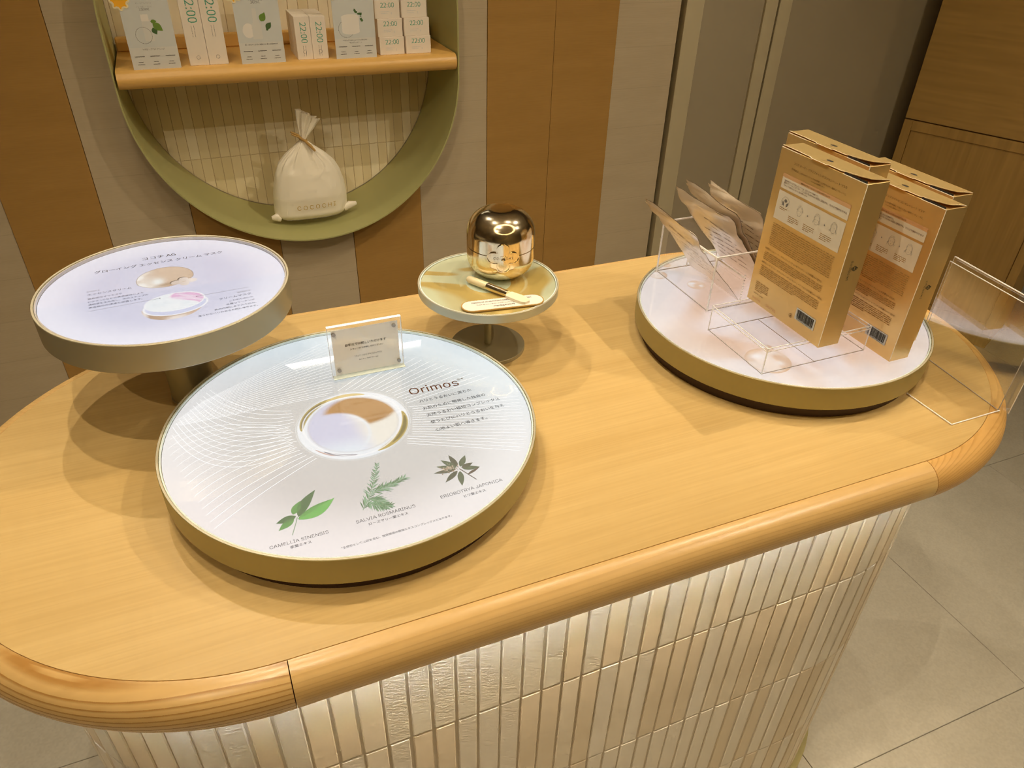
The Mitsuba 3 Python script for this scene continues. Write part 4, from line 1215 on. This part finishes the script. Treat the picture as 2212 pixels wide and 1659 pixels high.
def upright_box(base, k, x0, x1, y, d, h, cap, zt, L, label, group):
    name = base if k == 0 else f'{base}_{k:03d}'
    add(name + '__body', bx(x0, x1, y, y + d, SZ, SZ + h, .0006), 'm_carton')
    g = affinity.rotate(T_('22:00', length=L, kind='cjk'), -90, origin=(0, 0))
    add(name + '__number', place(flat(g), ((x0 + x1) / 2 - cap / 2, y, SZ + zt), (1, 0, 0), (0, 0, 1), .0004), 'm_ink_teal')
    g2 = unary_union([rect(-.0003 + .0028 * c_, -.030, .0003 + .0028 * c_, -.002 - .004 * (c_ % 2)) for c_ in (-1, 1)])
    add(name + '__small_print', place(flat(g2), ((x0 + x1) / 2, y, SZ + zt - L), (1, 0, 0), (0, 0, 1), .0004), 'm_ink_soft')
    mk = affinity.scale(ringp(0, 0, .0042, .0042, .0006), 1, 1)
    add(name + '__emblem', place(flat(mk), ((x0 + x1) / 2, y, SZ + .017), (1, 0, 0), (0, 0, 1), .0004), 'm_ink_soft')
    lab(name, label, 'box', group)


upright_box('tall_box', 0, .0122, .0543, 1.966, .042, .178, .0135, .150, .060, 'left one of two tall white cartons beside the leftmost shelf card', 'tall white cartons on the niche shelf')
upright_box('tall_box', 1, .0549, .0970, 1.966, .042, .178, .0135, .150, .060, 'right one of two tall white cartons beside the leftmost shelf card', 'tall white cartons on the niche shelf')
DEP = ['front', 'middle', 'rear']
kk = 0
for r_ in range(3):
    for c_, side_ in enumerate(('left', 'right')):
        x0 = .2575 + .0372 * c_ - .0005 * r_
        upright_box('small_box', kk, x0, x0 + .0366, 1.968 + .0375 * r_, .037, .0945, .0105, .082, .045, f'short white carton, {DEP[r_]} one of the {side_} row between the shelf cards', 'short white cartons on the niche shelf')
        kk += 1
kk = 0
for r_, dx in enumerate((0.0, -.002, -.0065)):
    for c_, side_ in enumerate(('left', 'right')):
        name = 'cream_box' if kk == 0 else f'cream_box_{kk:03d}'
        kk += 1
        x0 = .4605 + .0672 * c_ + dx + (.004 if r_ == 2 and c_ == 0 else 0) * 0
        z0 = SZ + .0412 * r_
        add(name + '__body', bx(x0, x0 + (.0628 if c_ == 0 else .0650), 1.970 + .002 * r_, 2.032 + .002 * r_, z0, z0 + .0410, .0006), 'm_carton')
        add(name + '__number', place(flat(T_('22:00', length=.034, kind='cjk', align='left')), (x0 + .0150, 1.970 + .002 * r_, z0 + .0245), (1, 0, 0), (0, 0, 1), .0004), 'm_ink_teal')
        add(name + '__small_print', place(flat(unary_union([rect(0, 0, .022, .0012), rect(0, -.004, .017, -.0028), rect(.026, -.006, .0275, -.001)])), (x0 + .0150, 1.970 + .002 * r_, z0 + .0150), (1, 0, 0), (0, 0, 1), .0004), 'm_cardpaper')
        lab(name, f'squat white carton, {side_} one in the {["bottom", "middle", "top"][r_]} layer at the right shelf end', 'box', 'squat white cartons stacked on the niche shelf')

# ------------------------------------------------------------------ drawstring bag in the niche
def bag_front(x, z):
    """half-width, centre and depth of the bag at height z (relative to the counter)."""
    t = (z + .272) / (.272 - .062)
    t = np.clip(t, 0, 1)
    hw = np.interp(t, [0, .05, .15, .3, .45, .6, .72, .83, .92, 1], [.088, .1000, .1010, .1000, .0955, .0870, .0730, .0500, .0260, .0075])
    cx = np.interp(t, [0, .2, .5, .8, 1], [.2500, .2540, .2560, .2540, .2540])
    dp = np.interp(t, [0, .06, .3, .6, .85, 1], [.034, .045, .048, .036, .018, .007])
    return hw, cx, dp


YB = 2.065
nz, na = 60, 120
zz = np.r_[np.linspace(-.272, -.062, nz - 14), np.linspace(-.059, .004, 14)]
V = []
for z_ in zz:
    a = np.linspace(0, 2 * np.pi, na, endpoint=False)
    if z_ <= -.062:
        hw, cx, dp = bag_front(0, z_)
        t_ = (z_ + .272) / .21
        pleat = 1 + .10 * np.clip((t_ - .55) / .45, 0, 1) * np.cos(11 * a + 1.0) + .05 * np.clip((t_ - .6) / .4, 0, 1) * np.cos(23 * a)
        ww = .0055 * (meshkit.fbm(np.c_[np.cos(a) * 2.2 + 5, np.sin(a) * 2.2, a * 0 + z_ * 16], 3, 4) - .5) * 2 * (1 - t_ * .5)
        ex = 2 / 2.6
        cs, sn = np.sign(np.cos(a)) * np.abs(np.cos(a)) ** ex, np.sign(np.sin(a)) * np.abs(np.sin(a)) ** ex
        X = cx + cs * (hw * pleat)
        Y = YB + sn * (dp * pleat + ww)
        Z = np.full(na, z_)
        droop = .0
        if t_ < .12:
            Z = Z + .004 * (1 - t_ / .12) * (np.abs(cs) > .9)
    else:
        t_ = (z_ + .062) / .066
        hw = .0075 + .018 * t_
        pleat = 1 + .28 * np.cos(9 * a) * min(1, t_ * 2)
        X = .254 + .021 * t_ + np.cos(a) * hw * pleat
        Y = YB + np.sin(a) * (.007 + .008 * t_) * pleat
        Z = z_ - .016 * t_ * np.cos(a) * .9 + 0 * a
    V.append(np.c_[X, Y, ZC + Z])
V = np.array(V)
i, j = np.meshgrid(np.arange(len(zz) - 1), np.arange(na), indexing='ij')
q0, q1, q2, q3 = i * na + j, i * na + (j + 1) % na, (i + 1) * na + (j + 1) % na, (i + 1) * na + j
F = np.vstack([np.stack([q0, q1, q2], -1).reshape(-1, 3), np.stack([q0, q2, q3], -1).reshape(-1, 3)])
bot = len(zz) * na
Vv = np.vstack([V.reshape(-1, 3), [[.25, YB, ZC - .271]]])
k = np.arange(na)
F = np.vstack([F, np.c_[k * 0 + bot, (k + 1) % na, k]])
add('drawstring_bag__pouch', trimesh.Trimesh(Vv, F, process=False), 'm_bag', smooth=True)


def ear(p, q, r_, key):
    m = tube([p, (np.array(p) + q) / 2 + np.array([0, 0, .003]), q], [.010, .011, .0055], 10)
    v = np.array(m.vertices); c = v.mean(0)
    v[:, 1] = c[1] + (v[:, 1] - c[1]) * .7
    add(key, trimesh.Trimesh(v, m.faces, process=False), 'm_bag', smooth=True)


ear(np.array([.340, YB - .02, ZC - .258]), np.array([.378, YB - .012, ZC - .249]), 0, 'drawstring_bag__corner')
ear(np.array([.165, YB - .02, ZC - .266]), np.array([.140, YB - .020, ZC - .262]), 0, 'drawstring_bag__corner')
tor = trimesh.creation.torus(.0098, .0034, major_sections=32, minor_sections=10)
tor.apply_transform(trimesh.transformations.rotation_matrix(.5, (0, 1, 0)))
tor.apply_translation((.2545, YB, ZC - .0605))
add('drawstring_bag__tie', tor, 'm_ribbon', smooth=True)
add('drawstring_bag__tie__tail', tube([(.252, YB - .010, ZC - .058), (.240, YB - .016, ZC - .044), (.2235, YB - .018, ZC - .034)], [.0030, .0034, .0022], 8), 'm_ribbon', smooth=40)
add('drawstring_bag__tie__tail', tube([(.254, YB - .012, ZC - .060), (.244, YB - .018, ZC - .050), (.2240, YB - .020, ZC - .040)], [.0025, .0028, .0016], 8), 'm_ribbon', smooth=40)
add('drawstring_bag__tie__tail', tube([(.258, YB - .012, ZC - .062), (.268, YB - .022, ZC - .072), (.2795, YB - .030, ZC - .086)], [.0032, .0042, .0026], 8), 'm_ribbon', smooth=40)
g = affinity.translate(T_('COCOCHI', length=.106, kind='latin', space=.25), .2090, -.2370)
gx = flat(affinity.rotate(g, 1.0))
hw, cx, dp = bag_front(0, gx[0][:, 1])
sn = np.clip(1 - np.abs((gx[0][:, 0] - cx) / hw) ** 2.6, 0, 1) ** (1 / 2.6)
add('drawstring_bag__lettering', trimesh.Trimesh(np.c_[gx[0][:, 0], YB - sn * (dp + .0045) - .0018, ZC + gx[0][:, 1]], gx[1], process=False), 'm_ink_gold')
lab('drawstring_bag', 'white satin drawstring bag tied with brown cord in the niche bottom', 'bag')
